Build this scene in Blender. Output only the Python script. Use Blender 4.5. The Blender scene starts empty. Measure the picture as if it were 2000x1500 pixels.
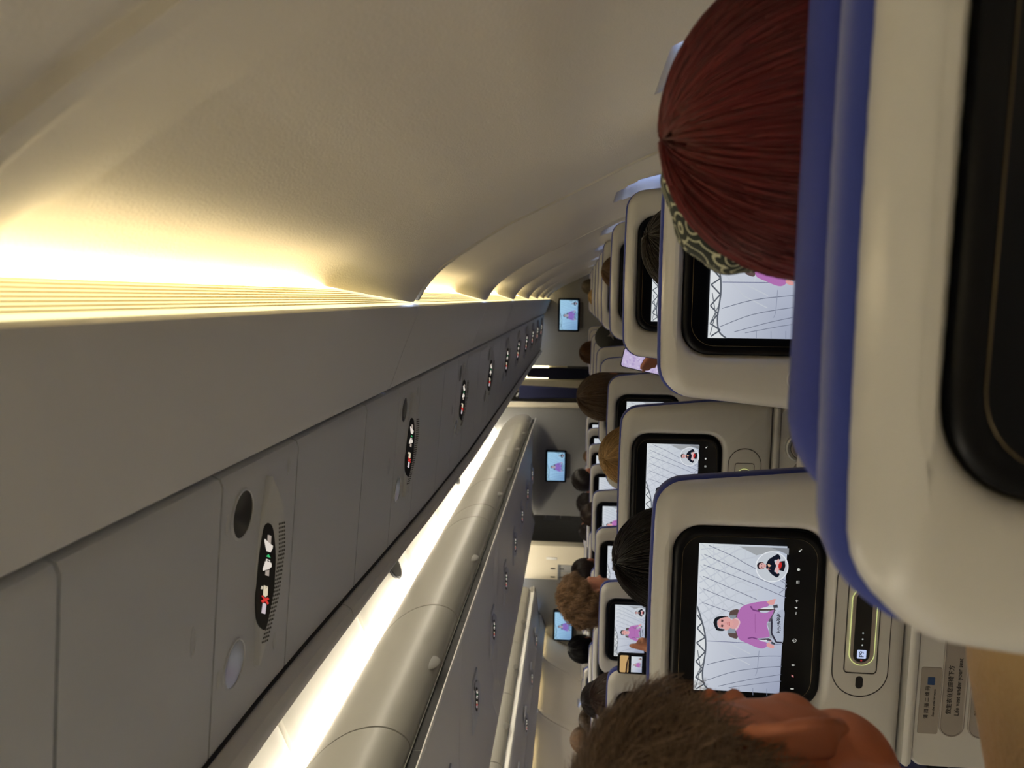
import bpy, math, random
import numpy as np
from mathutils import Vector, Matrix

random.seed(7); rng = np.random.default_rng(7)
SC = bpy.context.scene
COL = SC.collection
EYE = 1.28                      # height of the phone above the cabin floor

# ------------------------------------------------------------------ camera
cd = bpy.data.cameras.new('camera'); cam = bpy.data.objects.new('camera', cd); COL.objects.link(cam)
cd.sensor_width = 36; cd.lens = 1440 / 2000 * 36; cd.clip_start = 0.02; cd.clip_end = 60
def unit(v): v = np.array(v, float); return v / np.linalg.norm(v)
ey = unit((126, -168, 1440)); ex = np.array((0.02, -1, 0.)); ex = unit(ex - ey * ex.dot(ey)); ez = np.cross(ex, ey)
R_, D_, F_ = [np.array((ex[i], ey[i], ez[i])) for i in range(3)]   # phone axes in the cabin; the phone lies on its side
m = Matrix.Identity(4)
for i in range(3): m[i][0] = R_[i]; m[i][1] = -D_[i]; m[i][2] = -F_[i]
m[2][3] = EYE
cam.matrix_world = m
cd.dof.use_dof = True; cd.dof.focus_distance = 1.35; cd.dof.aperture_fstop = 8.0
SC.camera = cam

# ------------------------------------------------------------------ view, world
SC.view_settings.view_transform = 'Standard'; SC.view_settings.look = 'None'
EXPO = 1.68; SC.view_settings.exposure = EXPO; GAIN = 2 ** -EXPO   # GAIN keeps screens and signs at their own brightness
SC.view_settings.gamma = 1.0; SC.view_settings.use_curve_mapping = False
w = bpy.data.worlds.new('daylight'); SC.world = w; w.use_nodes = True
w.node_tree.nodes['Background'].inputs[0].default_value = (0.45, 0.6, 1.0, 1); w.node_tree.nodes['Background'].inputs[1].default_value = 1.6
STRIP_W, STRIP_C = 0.60, 9.8

# ------------------------------------------------------------------ materials
def lin(c):
    return tuple(((x / 255) / 12.92 if x / 255 <= 0.04045 else ((x / 255 + 0.055) / 1.055) ** 2.4) for x in c)
def mat(name, rgb, rough=0.5, metal=0.0, bump=0.0, scale=200.0, emit=None, strength=1.0, spec=0.5, attr=False, coat=0.0, stretch=None, sheen=0.0):
    m = bpy.data.materials.new(name); m.use_nodes = True; nt = m.node_tree; b = nt.nodes['Principled BSDF']
    b.inputs['Base Color'].default_value = (*lin(rgb), 1); b.inputs['Roughness'].default_value = rough; b.inputs['Metallic'].default_value = metal
    b.inputs['Specular IOR Level'].default_value = spec; b.inputs['Coat Weight'].default_value = coat; b.inputs['Sheen Weight'].default_value = sheen
    if emit is not None:
        b.inputs['Emission Color'].default_value = (*lin(emit), 1); b.inputs['Emission Strength'].default_value = strength
    if attr:
        a = nt.nodes.new('ShaderNodeAttribute'); a.attribute_name = 'Col'; mx = nt.nodes.new('ShaderNodeMix'); mx.data_type = 'RGBA'; mx.blend_type = 'MULTIPLY'
        mx.inputs[0].default_value = 1; mx.inputs[6].default_value = (*lin(rgb), 1)
        nt.links.new(a.outputs['Color'], mx.inputs[7]); nt.links.new(mx.outputs[2], b.inputs['Base Color'])
    if bump > 0:
        t = nt.nodes.new('ShaderNodeTexNoise'); t.inputs['Scale'].default_value = scale; t.inputs['Detail'].default_value = 3
        tc = nt.nodes.new('ShaderNodeTexCoord'); src = tc.outputs['Object']
        if stretch:
            mp = nt.nodes.new('ShaderNodeMapping'); mp.inputs['Scale'].default_value = stretch; nt.links.new(src, mp.inputs[0]); src = mp.outputs[0]
        nt.links.new(src, t.inputs['Vector'])
        bp = nt.nodes.new('ShaderNodeBump'); bp.inputs['Strength'].default_value = bump; bp.inputs['Distance'].default_value = 0.002
        nt.links.new(t.outputs['Fac'], bp.inputs['Height']); nt.links.new(bp.outputs[0], b.inputs['Normal'])
    return m
def lamp_mat(name, rgb, strength):
    m = bpy.data.materials.new(name); m.use_nodes = True; nt = m.node_tree; nt.nodes.clear()
    e = nt.nodes.new('ShaderNodeEmission'); e.inputs[0].default_value = (*lin(rgb), 1); e.inputs[1].default_value = strength
    o = nt.nodes.new('ShaderNodeOutputMaterial'); nt.links.new(e.outputs[0], o.inputs[0]); return m
def screen_mat(name, tint, strength):
    m = bpy.data.materials.new(name); m.use_nodes = True; nt = m.node_tree; nt.nodes.clear()
    a = nt.nodes.new('ShaderNodeAttribute'); a.attribute_name = 'Col'
    mx = nt.nodes.new('ShaderNodeMix'); mx.data_type = 'RGBA'; mx.blend_type = 'MULTIPLY'; mx.inputs[0].default_value = 1; mx.inputs[6].default_value = (*tint, 1)
    e = nt.nodes.new('ShaderNodeEmission'); e.inputs[1].default_value = strength
    o = nt.nodes.new('ShaderNodeOutputMaterial')
    nt.links.new(a.outputs['Color'], mx.inputs[7]); nt.links.new(mx.outputs[2], e.inputs[0]); nt.links.new(e.outputs[0], o.inputs[0]); return m
M = {}
M['lining'] = mat('cream sidewall lining', (237, 229, 212), 0.55, bump=0.25, scale=420, spec=0.25)
M['ceil'] = mat('ceiling lining', (208, 204, 193), 0.5, spec=0.25)
M['panel'] = mat('grey bin lining', (226, 225, 221), 0.42, bump=0.05, scale=500, spec=0.4)
M['psu'] = mat('grey service panel', (214, 217, 221), 0.38, bump=0.05, scale=500)
M['bin'] = mat('beige bin door', (140, 137, 128), 0.4, spec=0.4)
M['recess'] = mat('dark grey recess', (92, 92, 92), 0.5)
M['gap'] = mat('black gap and painted shade', (30, 29, 28), 0.7)
M['bulk'] = mat('bulkhead laminate', (138, 137, 134), 0.5, spec=0.3)
M['cream'] = mat('cream laminate', (212, 203, 180), 0.5, spec=0.3)
M['carpet'] = mat('pale grey carpet', (172, 168, 158), 0.95, bump=0.6, scale=300)  # unseen carpet kept pale to bounce light up onto the bins
M['shell'] = mat('warm grey seat shell', (208, 206, 199), 0.3, bump=0.03, scale=600, spec=0.5)
M['blue'] = mat('blue seat fabric', (50, 66, 150), 0.85, bump=0.4, scale=900, sheen=0.3)
M['bluelea'] = mat('blue seat cover', (46, 60, 144), 0.65, bump=0.25, scale=700)
M['bezel'] = mat('glossy black bezel', (5, 7, 12), 0.32, spec=0.2)
M['groove'] = mat('dark seam', (60, 56, 52), 0.6)
M['metal'] = mat('brushed metal', (150, 150, 152), 0.35, metal=0.9)
M['darkmetal'] = mat('dark metal', (52, 53, 56), 0.45, metal=0.6)
M['chrome'] = mat('pale satin ring', (196, 198, 196), 0.25, metal=0.3)
M['white'] = mat('matt white plastic', (225, 224, 218), 0.5)
M['curtain'] = mat('navy curtain cloth', (24, 28, 60), 0.9, bump=0.3, scale=500)
M['print'] = mat('black print', (22, 21, 22), 0.7)
M['printblue'] = mat('blue print', (40, 72, 120), 0.7)
M['sticker'] = mat('grey sticker', (160, 152, 142), 0.45)
M['skin'] = mat('skin', (205, 140, 112), 0.5, bump=0.1, scale=300, spec=0.35)
M['skintan'] = mat('tanned skin', (216, 138, 104), 0.5, bump=0.12, scale=260, spec=0.35)
M['knit'] = mat('beige knit', (222, 190, 140), 0.9, bump=0.9, scale=260, sheen=0.3)
M['darkcloth'] = mat('dark cloth', (34, 36, 42), 0.9, bump=0.2, scale=400)
M['greycloth'] = mat('grey cloth', (110, 112, 116), 0.9, bump=0.2, scale=400)
M['navycloth'] = mat('navy cloth', (28, 32, 58), 0.9, bump=0.2, scale=400)
M['greencloth'] = mat('muted green cloth', (86, 92, 80), 0.9, bump=0.2, scale=400)
M['black'] = mat('black plastic', (14, 14, 15), 0.4)
M['lens'] = mat('dark lamp glass', (58, 57, 56), 0.12)
M['mirror'] = mat('lamp glass with painted reflection', (190, 192, 195), 0.15, metal=0.3)  # pale colour stands for the bright reflection in the left lamp
M['glass'] = mat('steel galley panel', (140, 138, 130), 0.2, metal=0.8)
M['screen'] = screen_mat('seat screen picture', (1, 1, 1), 0.84 * GAIN)
M['wallscreen'] = screen_mat('bulkhead screen picture', (0.50, 0.80, 1.0), 0.95 * GAIN)
M['sign'] = screen_mat('lit sign', (1, 1, 1), 0.85 * GAIN)
M['stripW'] = lamp_mat('warm sidewall strip', (255, 236, 170), STRIP_W)
M['tubeW'] = lamp_mat('warm tube in the slot', (255, 234, 192), 6.5)
M['stripC'] = lamp_mat('warm cove strip', (255, 245, 226), STRIP_C)
M['led'] = lamp_mat('white reading lamp', (255, 250, 240), 3.0)
M['glow'] = lamp_mat('pale green rim light', (225, 230, 150), 0.75 * GAIN)
M['day'] = lamp_mat('daylit pane', (150, 180, 255), 1.6)

def paisley():
    m = mat('paisley bandana cotton', (34, 40, 34), 0.9); nt = m.node_tree; b = nt.nodes['Principled BSDF']
    tc = nt.nodes.new('ShaderNodeTexCoord'); v = nt.nodes.new('ShaderNodeTexVoronoi'); v.inputs['Scale'].default_value = 48
    mth = nt.nodes.new('ShaderNodeMath'); mth.operation = 'MULTIPLY'; mth.inputs[1].default_value = 22
    s = nt.nodes.new('ShaderNodeMath'); s.operation = 'SINE'; r = nt.nodes.new('ShaderNodeValToRGB')
    r.color_ramp.elements[0].position = 0.62; r.color_ramp.elements[1].position = 0.74
    r.color_ramp.elements[0].color = (*lin((30, 38, 32)), 1); r.color_ramp.elements[1].color = (*lin((176, 176, 150)), 1)
    nt.links.new(tc.outputs['Object'], v.inputs['Vector']); nt.links.new(v.outputs['Distance'], mth.inputs[0]); nt.links.new(mth.outputs[0], s.inputs[0])
    nt.links.new(s.outputs[0], r.inputs[0]); nt.links.new(r.outputs[0], b.inputs['Base Color']); return m
M['paisley'] = paisley()

# ------------------------------------------------------------------ mesh helpers
class MB:
    def __init__(s): s.v = []; s.f = []; s.c = []
    def add(s, vs, fs, col=None):
        o = len(s.v); s.v += [tuple(map(float, p)) for p in vs]; s.f += [tuple(i + o for i in f) for f in fs]
        s.c += [col] * len(vs); return s
    def loft(s, rings, cap0=True, cap1=True, closed=True, col=None):
        n = len(rings[0]); vs = [p for r in rings for p in r]; fs = []
        for i in range(len(rings) - 1):
            for j in range(n if closed else n - 1):
                k = (j + 1) % n; fs.append((i * n + j, i * n + k, (i + 1) * n + k, (i + 1) * n + j))
        if cap0: fs.append(tuple(range(n - 1, -1, -1)))
        if cap1: fs.append(tuple((len(rings) - 1) * n + j for j in range(n)))
        return s.add(vs, fs, col)
    def box(s, lo, hi, b=0.0, col=None):
        x0, y0, z0 = lo; x1, y1, z1 = hi
        o = rrect(x1 - x0, y1 - y0, min(b, (x1 - x0) / 2.01, (y1 - y0) / 2.01), 3, (x0 + x1) / 2, (y0 + y1) / 2)
        if b <= 0: return s.loft([[(x, y, z0) for x, y in o], [(x, y, z1) for x, y in o]], col=col)
        cx, cy = (x0 + x1) / 2, (y0 + y1) / 2; kx = 1 - 2 * b * .6 / (x1 - x0); ky = 1 - 2 * b * .6 / (y1 - y0)
        sh = [(cx + (x - cx) * kx, cy + (y - cy) * ky) for x, y in o]
        zb = min(b, (z1 - z0) / 2.1)
        return s.loft([[(x, y, z0) for x, y in sh], [(x, y, z0 + zb) for x, y in o], [(x, y, z1 - zb) for x, y in o], [(x, y, z1) for x, y in sh]], col=col)
    def tube(s, pts, rad, n=10, col=None):
        pts = [np.array(p, float) for p in pts]; rs = rad if isinstance(rad, (list, tuple)) else [rad] * len(pts); rings = []
        t0 = pts[1] - pts[0]; up = np.array((0, 0, 1.)) if abs(unit(t0)[2]) < .9 else np.array((1., 0, 0)); a = unit(np.cross(t0, up))
        for i, p in enumerate(pts):
            t = unit(pts[min(i + 1, len(pts) - 1)] - pts[max(i - 1, 0)]); a = unit(a - t * a.dot(t)); b = np.cross(t, a)
            rings.append([p + rs[i] * (a * math.cos(q) + b * math.sin(q)) for q in [2 * math.pi * k / n for k in range(n)]])
        return s.loft(rings, col=col)
    def ell(s, c, r, nu=20, nv=12, col=None):
        rings = []
        for i in range(1, nv):
            p = math.pi * i / nv; rings.append([(c[0] + r[0] * math.sin(p) * math.cos(q), c[1] + r[1] * math.sin(p) * math.sin(q), c[2] + r[2] * math.cos(p)) for q in [2 * math.pi * k / nu for k in range(nu)]])
        vs = [(c[0], c[1], c[2] + r[2])] + [p for g in rings for p in g] + [(c[0], c[1], c[2] - r[2])]; fs = []
        for j in range(nu): fs.append((0, 1 + j, 1 + (j + 1) % nu))
        for i in range(len(rings) - 1):
            for j in range(nu):
                k = (j + 1) % nu; fs.append((1 + i * nu + j, 1 + (i + 1) * nu + j, 1 + (i + 1) * nu + k, 1 + i * nu + k))
        L = len(vs) - 1; b = 1 + (len(rings) - 1) * nu
        for j in range(nu): fs.append((L, b + (j + 1) % nu, b + j))
        return s.add(vs, fs, col)
    def cap(s, a, b, ra, rb, n=14):
        a = np.array(a, float); b = np.array(b, float); t = unit(b - a); pts = []; rs = []
        for q in (80, 55, 25): pts.append(a - t * ra * math.sin(math.radians(q))); rs.append(ra * math.cos(math.radians(q)))
        pts += [a, b]; rs += [ra, rb]
        for q in (25, 55, 80): pts.append(b + t * rb * math.sin(math.radians(q))); rs.append(rb * math.cos(math.radians(q)))
        return s.tube(pts, rs, n)
    def mesh(s, name, smooth=35):
        me = bpy.data.meshes.new(name); me.from_pydata(s.v, [], s.f); me.update()
        if any(c is not None for c in s.c):
            ca = me.color_attributes.new('Col', 'FLOAT_COLOR', 'POINT')
            arr = np.ones((len(s.v), 4), np.float32)
            for i, c in enumerate(s.c):
                if c is not None: arr[i, :3] = c
            ca.data.foreach_set('color', arr.ravel())
        fix(me, smooth); return me
def fix(me, smooth=35):
    import bmesh
    bm = bmesh.new(); bm.from_mesh(me); bmesh.ops.recalc_face_normals(bm, faces=bm.faces); bm.to_mesh(me); bm.free()
    if smooth:
        me.polygons.foreach_set('use_smooth', [True] * len(me.polygons))
        if smooth < 180: me.set_sharp_from_angle(angle=math.radians(smooth))
def rrect(wd, h, r, n=6, cx=0, cy=0):
    if r <= 0: return [(cx - wd / 2, cy - h / 2), (cx + wd / 2, cy - h / 2), (cx + wd / 2, cy + h / 2), (cx - wd / 2, cy + h / 2)]
    o = []
    for sx, sy, a0 in ((1, -1, -90), (1, 1, 0), (-1, 1, 90), (-1, -1, 180)):
        for k in range(n + 1):
            a = math.radians(a0 + 90 * k / n); o.append((cx + sx * (wd / 2 - r) + r * math.cos(a), cy + sy * (h / 2 - r) + r * math.sin(a)))
    return o
def ob(name, mb, mt, parent=None, smooth=35):
    me = mb if isinstance(mb, bpy.types.Mesh) else mb.mesh(name, smooth)
    o = bpy.data.objects.new(name, me); COL.objects.link(o)
    if not me.materials: me.materials.append(M[mt] if isinstance(mt, str) else mt)
    if parent is not None: o.parent = parent
    return o
def tag(o, label, cat, group=None, kind=None):
    o['label'] = label; o['category'] = cat
    if group: o['group'] = group
    if kind: o['kind'] = kind
    return o
def thing(name, label, cat, loc=(0, 0, 0), rz=0, group=None):
    o = bpy.data.objects.new(name, None); COL.objects.link(o); o.location = loc; o.rotation_euler = (0, 0, rz); o.empty_display_size = .05
    return tag(o, label, cat, group)
def dup(root, loc, label, group=None, rz=None, skip=()):
    r = root.copy(); COL.objects.link(r); r.location = loc; r['label'] = label
    if rz is not None: r.rotation_euler = (0, 0, rz)
    if group: r['group'] = group
    for ch in list(root.children):
        if ch.name.split('.')[0] in skip: continue
        c = ch.copy(); COL.objects.link(c); c.parent = r
        for g in ch.children:
            d = g.copy(); COL.objects.link(d); d.parent = c
    return r
def plateXZ(mb, o, y0, y1, b=0.002, col=None):
    """rounded plate lying in the x-z plane; y0 is the face towards the viewer"""
    c = np.mean(np.array(o), axis=0); ins = [tuple(c + (np.array(p) - c) * (1 - b / max(1e-4, np.linalg.norm(np.array(p) - c)))) for p in o]
    s = 1 if y1 > y0 else -1
    return mb.loft([[(x, y0, z) for x, z in ins], [(x, y0 + s * b, z) for x, z in o], [(x, y1, z) for x, z in o]], col=col)
def plateXY(mb, o, z0, z1, b=0.002, col=None):
    c = np.mean(np.array(o), axis=0); ins = [tuple(c + (np.array(p) - c) * (1 - b / max(1e-4, np.linalg.norm(np.array(p) - c)))) for p in o]
    s = 1 if z1 > z0 else -1
    return mb.loft([[(x, y, z0) for x, y in ins], [(x, y, z0 + s * b) for x, y in o], [(x, y, z1) for x, y in o]], col=col)
def catmull(pts, n):
    p = np.array(pts, float); k = len(p); out = []
    for u in np.linspace(0, k - 1, n):
        i = min(int(u), k - 2); t = u - i; p0 = p[max(i - 1, 0)]; p1 = p[i]; p2 = p[i + 1]; p3 = p[min(i + 2, k - 1)]
        out.append(0.5 * (2 * p1 + (p2 - p0) * t + (2 * p0 - 5 * p1 + 4 * p2 - p3) * t * t + (3 * p1 - p0 - 3 * p2 + p3) * t ** 3))
    return np.array(out)
def extrude(mb, prof, ys, closed=True, dx=None):
    """profile in (x, z about the eye) pulled along the cabin"""
    rings = [[(x + (dx(y) if dx else 0), y, z + EYE) for x, z in prof] for y in ys]
    return mb.loft(rings, closed, closed, closed)
def mir(prof): return [(2 * XC - x, z) for x, z in prof]
XC = -2.03
Y0, YB = -2.4, 8.7

def text_mesh(body, size, parent, name, mt, loc, vertical=False, align='CENTER'):
    cu = bpy.data.curves.new(name, 'FONT'); cu.body = body; cu.size = size; cu.align_x = align; cu.align_y = 'CENTER'; cu.extrude = 0.0002; cu.resolution_u = 3
    t = bpy.data.objects.new(name, cu); COL.objects.link(t); bpy.context.view_layer.update()
    me = bpy.data.meshes.new_from_object(t.evaluated_get(bpy.context.evaluated_depsgraph_get())); bpy.data.objects.remove(t)
    me.transform(Matrix.Rotation(math.pi / 2, 4, 'X')); me.transform(Matrix.Translation(loc)); me.materials.clear()
    return ob(name, me, mt, parent)

ordn = ['first', 'second', 'third', 'fourth', 'fifth', 'sixth', 'seventh', 'eighth', 'ninth', 'tenth', 'eleventh', 'twelfth', 'thirteenth']
# ================================================================== the setting
floor = MB(); floor.box((-5.2, Y0, -0.06), (1.2, 12.0, 0.0)); tag(ob('floor', floor, 'carpet', smooth=0), 'pale grey cabin carpet under the seat rows', 'floor', kind='structure')

PITCH = 1.10; S0 = 0.29        # frame ribs of the sidewall
RIB = [(-.009, .302), (.026, .280), (.057, .249), (.097, .190), (.131, .132), (.159, .074), (.182, .026), (.206, -.022), (.262, -.141), (.300, -.270), (.325, -.45), (.330, -.70), (.310, -1.0), (.280, -1.275)]
BAY = [(.019, .353), (.042, .329), (.068, .276), (.109, .211), (.144, .148), (.177, .086), (.206, .022), (.234, -.030), (.292, -.147), (.328, -.275), (.352, -.45), (.356, -.70), (.336, -1.0), (.300, -1.275)]
def ribw(y):
    u = (y - S0) % PITCH
    if u < 0.007: return 0.62
    if u < 0.022: return 0.98
    if u < 0.125: return 0.94 * (1 - (u - 0.022) / 0.103)
    if u < 0.60: return 0.0
    if u < 0.95: t = (u - 0.60) / 0.35; return 0.86 * t
    if u < 1.06: t = (u - 0.95) / 0.11; return 0.86 + 0.18 * math.sin(t * math.pi / 2)
    t = (u - 1.06) / 0.04; return 1.04 - 0.30 * t * t
A_ = catmull(RIB, 66); B_ = catmull(BAY, 66)
WIN_Y = [S0 + 0.63 + PITCH * k for k in range(-2, 8)]; WIN_Z = -0.279
def sidewall(name, mirror):
    ys = []
    for y in np.arange(Y0, YB + .001, 0.02):
        ys.append(y)
    for k in range(-3, 9):
        s = S0 + PITCH * k
        for d in (-0.008, -0.003, 0.0005, 0.0065, 0.0075, 0.0215, 0.0225, 0.124, 0.126):
            if Y0 < s + d < YB: ys.append(s + d)
    ys = sorted(ys); n = len(A_); mb = MB(); vs = []; fs = []
    for y in ys:
        wgt = ribw(y); P = B_ * (1 - wgt) + A_ * wgt
        vs += [((2 * XC - x) if mirror else x, y, z + EYE) for x, z in P]
    for i in range(len(ys) - 1):
        for j in range(n - 1):
            yc = (ys[i] + ys[i + 1]) / 2; zc = (vs[i * n + j][2] + vs[i * n + j + 1][2]) / 2 - EYE
            if any(abs((yc - wy) / .131) ** 3.2 + abs((zc - WIN_Z) / .182) ** 3.2 < 1 for wy in WIN_Y): continue
            fs.append((i * n + j, i * n + j + 1, (i + 1) * n + j + 1, (i + 1) * n + j))
    mb.add(vs, fs); o = ob(name, mb, 'lining', smooth=50)
    return o
tag(sidewall('wall_right', False), 'cream curved sidewall lining with raised frame ribs beside the window seats', 'wall', kind='structure')
tag(sidewall('wall_left', True), 'cream curved sidewall lining at the far side of the cabin', 'wall', kind='structure')

wn = 0
for side in (0, 1):
    for wy in WIN_Y:
        if side and wy < 3: continue
        wn += 1; xw = .318
        def wring(sc, dx):
            pts = []
            for k in range(40):
                a = 2 * math.pi * k / 40; c, s = math.cos(a), math.sin(a)
                py = abs(c) ** (2 / 3.2) * math.copysign(.125 * sc, c); pz = abs(s) ** (2 / 3.2) * math.copysign(.175 * sc, s)
                rw_ = ribw(wy + py); PB = B_ * (1 - rw_) + A_ * rw_; x = float(np.interp(WIN_Z + pz, PB[::-1, 1], PB[::-1, 0])) + dx; pts.append((2 * XC - x if side else x, wy + py, EYE + WIN_Z + pz))
            return pts
        t = thing('window_%d' % wn, 'oval cabin window in the %s sidewall, number %d from the rear' % ('left' if side else 'right', WIN_Y.index(wy) + 1), 'window'); t['kind'] = 'structure'
        r = MB(); r.loft([wring(1.22, .003), wring(1.17, .0004), wring(1.10, .0016), wring(.90, .05), wring(.86, .06), wring(.86, .066), wring(1.0, .066)], False, False); ob('window_frame', r, 'lining', t)
        p = MB(); p.loft([wring(.90, .068), wring(.90, .072)]); ob('pane', p, 'day', t)
        sh = MB(); q = [(x, y - .030, z) for x, y, z in wring(.93, .034)]; zt = -9
        sh.loft([[(x + d * (-1 if side else 1), y, max(z, zt)) for x, y, z in q] for d in (0.0, .004)]); ob('window_shade', sh, 'lining', t)

# ---- sidewall valance (panel between the lit slot and the service panels), one per frame
VAL = [(-.010, .322), (-.0145, .309), (-.0155, .304), (-.019, .3005), (-.032, .3005), (-.10, .328), (-.165, .352), (-.176, .357), (-.181, .363), (-.181, .392), (-.172, .392), (-.172, .365), (-.10, .337), (-.032, .310), (-.016, .326)]
num = 0
for side in (0, 1):
    for k in range(-3, 8):
        a, b = S0 + PITCH * k + .002, S0 + PITCH * (k + 1) - .002
        a, b = max(a, Y0), min(b, YB)
        if b - a < .1: continue
        num += 1; mb = MB(); extrude(mb, mir(VAL) if side else VAL, [a, b])
        tag(ob('trim_%d' % num, mb, 'panel'), 'grey valance panel under the lit slot of the %s sidewall, bay %d from the rear' % ('left' if side else 'right', k + 4), 'panel', kind='structure')
# ---- lit slot: a lens with fine ribs per bay
for side in (0, 1):
    for k in range(-3, 8):
        a, b = max(S0 + PITCH * k + .02, Y0), min(S0 + PITCH * (k + 1) - .02, YB)
        if b - a < .1: continue
        t = thing('strip_light', 'warm ribbed strip lamp in the %s sidewall slot, %s bay from the rear' % ('left' if side else 'right', ordn[k + 3]), 'lamp', group='sidewall strip lamps')
        ln = [(-.0138, .3045), (.011, .347), (.008, .348), (-.0168, .3055)]
        mb = MB(); extrude(mb, mir(ln) if side else ln, [a, b]); ob('lens', mb, 'stripW', t, 0)
        cp_ = [(-.004, .349), (.026, .353), (.026, .358), (-.006, .355)]; mb = MB(); extrude(mb, mir(cp_) if side else cp_, [a, b]); ob('slot_cover', mb, 'lining', t, 0)
        mb = MB(); mb.tube([((2 * XC - .012) if side else .012, a, EYE + .343), ((2 * XC - .012) if side else .012, b, EYE + .343)], .0022, 8); ob('tube', mb, 'tubeW', t)
        mb = MB()
        for q in range(1, 9):
            f = q / 9; x = -.0138 + .0248 * f; z = .3045 + .0425 * f
            pr = [(x - .0004, z - .0006), (x + .0009, z - .0006), (x + .0012, z - .0001), (x + .0004, z + .0007)]
            extrude(mb, mir(pr) if side else pr, [a, b])
        ob('lens_ribs', mb, M['lensrib'] if 'lensrib' in M else M.setdefault('lensrib', mat('translucent rib', (236, 208, 140), .6)), t, 0)

for nm, f_ in (('right', 0), ('left', 1)):
    c_ = [(-.034, .3125), (-.10, .341), (-.168, .367), (-.168, .371), (-.034, .317)]; mb = MB(); extrude(mb, mir(c_) if f_ else c_, [Y0, YB]); tag(ob('trim_backing_%s' % nm, mb, 'gap', smooth=0), 'added dark backing blocking lamp light behind the seams of the %s valance panels' % nm, 'backing', kind='structure')  # added strip keeps lamp light from leaking through the seams
# ---- gap seal behind the valance
mb = MB(); s = [(-.205, .385), (-.165, .385), (-.165, .40), (-.205, .40)]
extrude(mb, s, [Y0, YB]); tag(ob('trim_seal', mb, 'gap', smooth=0), 'dark gap between the right valance and the service panels', 'seal', kind='structure')
mb = MB(); extrude(mb, mir(s), [Y0, YB]); tag(ob('trim_seal_far', mb, 'gap', smooth=0), 'dark gap between the left valance and the service panels', 'seal', kind='structure')

# ================================================================== passenger service panels
PSL = 0.09
def pz(x): return .360 + (-.19 - x) * PSL
def inner(y): return float(np.interp(y, [0.9, 1.4, 1.9, 2.8], [-.508, -.535, -.56, -.585]))
def outer(y): return float(np.interp(y, [0.9, 1.6, 2.3, 3.0], [-.580, -.592, -.620, -.632]))
def psu_prof(x1):
    return [(-.186, .398), (-.186, .372), (-.190, .3635), (-.199, .3605), (-.215, pz(-.215)), (x1, pz(x1)), (x1, pz(x1) + .02), (-.21, .398)]
SIGN = dict(
 ell=[(.081,.0031),(.0762,.0133),(.064,.0206),(.0382,.0282),(.0123,.03),(-.0087,.0295),(-.0275,.0238),(-.0497,.0167),(-.0539,.0075),(-.0394,-.0092),(-.0188,-.0152),(-.0019,-.0167),(.0338,-.0156),(.0601,-.0113),(.0775,-.0059)],
 parts=[((176,162,150),[(.0667,.0025),(.0637,.0124),(.0536,.0125),(.0584,.0027)]),
 ((236,226,214),[(.0627,-.0047),(.059,.0019),(.0503,.0183),(.0468,.0178),(.0444,.0142),(.0429,.0138),(.0463,.0019),(.0527,-.0015),(.0605,-.0054)]),
 ((70,205,125),[(.0416,.0078),(.0361,.0142),(.0398,.0019)]),
 ((236,226,214),[(.0369,.0019),(.0333,.013),(.0301,.0138),(.0293,.017),(.0242,.0184),(.0225,.012),(.0227,-.0014),(.0229,-.0046),(.0257,-.0051),(.0322,-.0006),(.0341,-.0005),(.0335,.0019)]),
 ((176,162,150),[(.0219,.0025),(.0212,.0127),(.0131,.0127),(.0164,.0022)]),
 ((230,216,186),[(.0042,.0),(.0002,.0119),(-.0107,.012),(-.0121,.0064),(-.0081,-.0001)]),
 ((210,198,176),[(.0044,-.0056),(.0026,-.0006),(-.0006,-.0013),(.0008,-.0078)]),
 ((214,200,205),[(-.0185,.0002),(-.0191,.0054),(-.0221,.0103),(-.034,.009),(-.0304,-.0018)])],
 cross=[[(-.0082,-.0057),(-.0079,-.0025),(-.021,.0156),(-.0221,.0153),(-.0225,.0119)],[(-.0129,.0113),(-.0164,.0166),(-.0178,-.0014),(-.014,-.0065)]],
 dark=[[(.0348,.0044),(.0326,.0108),(.0315,.0109),(.0335,.0045)],[(.003,.0115),(.0027,.0121),(.001,.004),(.0013,.0035)],[(.0012,.012),(.0008,.0126),(-.001,.004),(-.0007,.0036)]])
def flat(mb, poly, z, col): mb.add([(x, y, z) for x, y in poly], [tuple(range(len(poly)))], col)
KN = -.0167
def tiltp(x, y, d=0.0):
    y2 = KN + (y - KN) * .48; return (x, y2, min(0.0, -(y2 - KN) * .56) - d)
def sign_mesh(tilt=False):
    mb = MB()
    for c, p in SIGN['parts']: flat(mb, p, -.0003, lin(c))
    for p in SIGN['dark']: flat(mb, p, -.0006, lin((40, 38, 36)))
    for p in SIGN['cross']: flat(mb, p, -.0008, lin((225, 62, 55)))
    if tilt: mb.v = [tiltp(x, y, -z) for x, y, z in mb.v]
    return mb.mesh('pictograms', 0)
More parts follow.
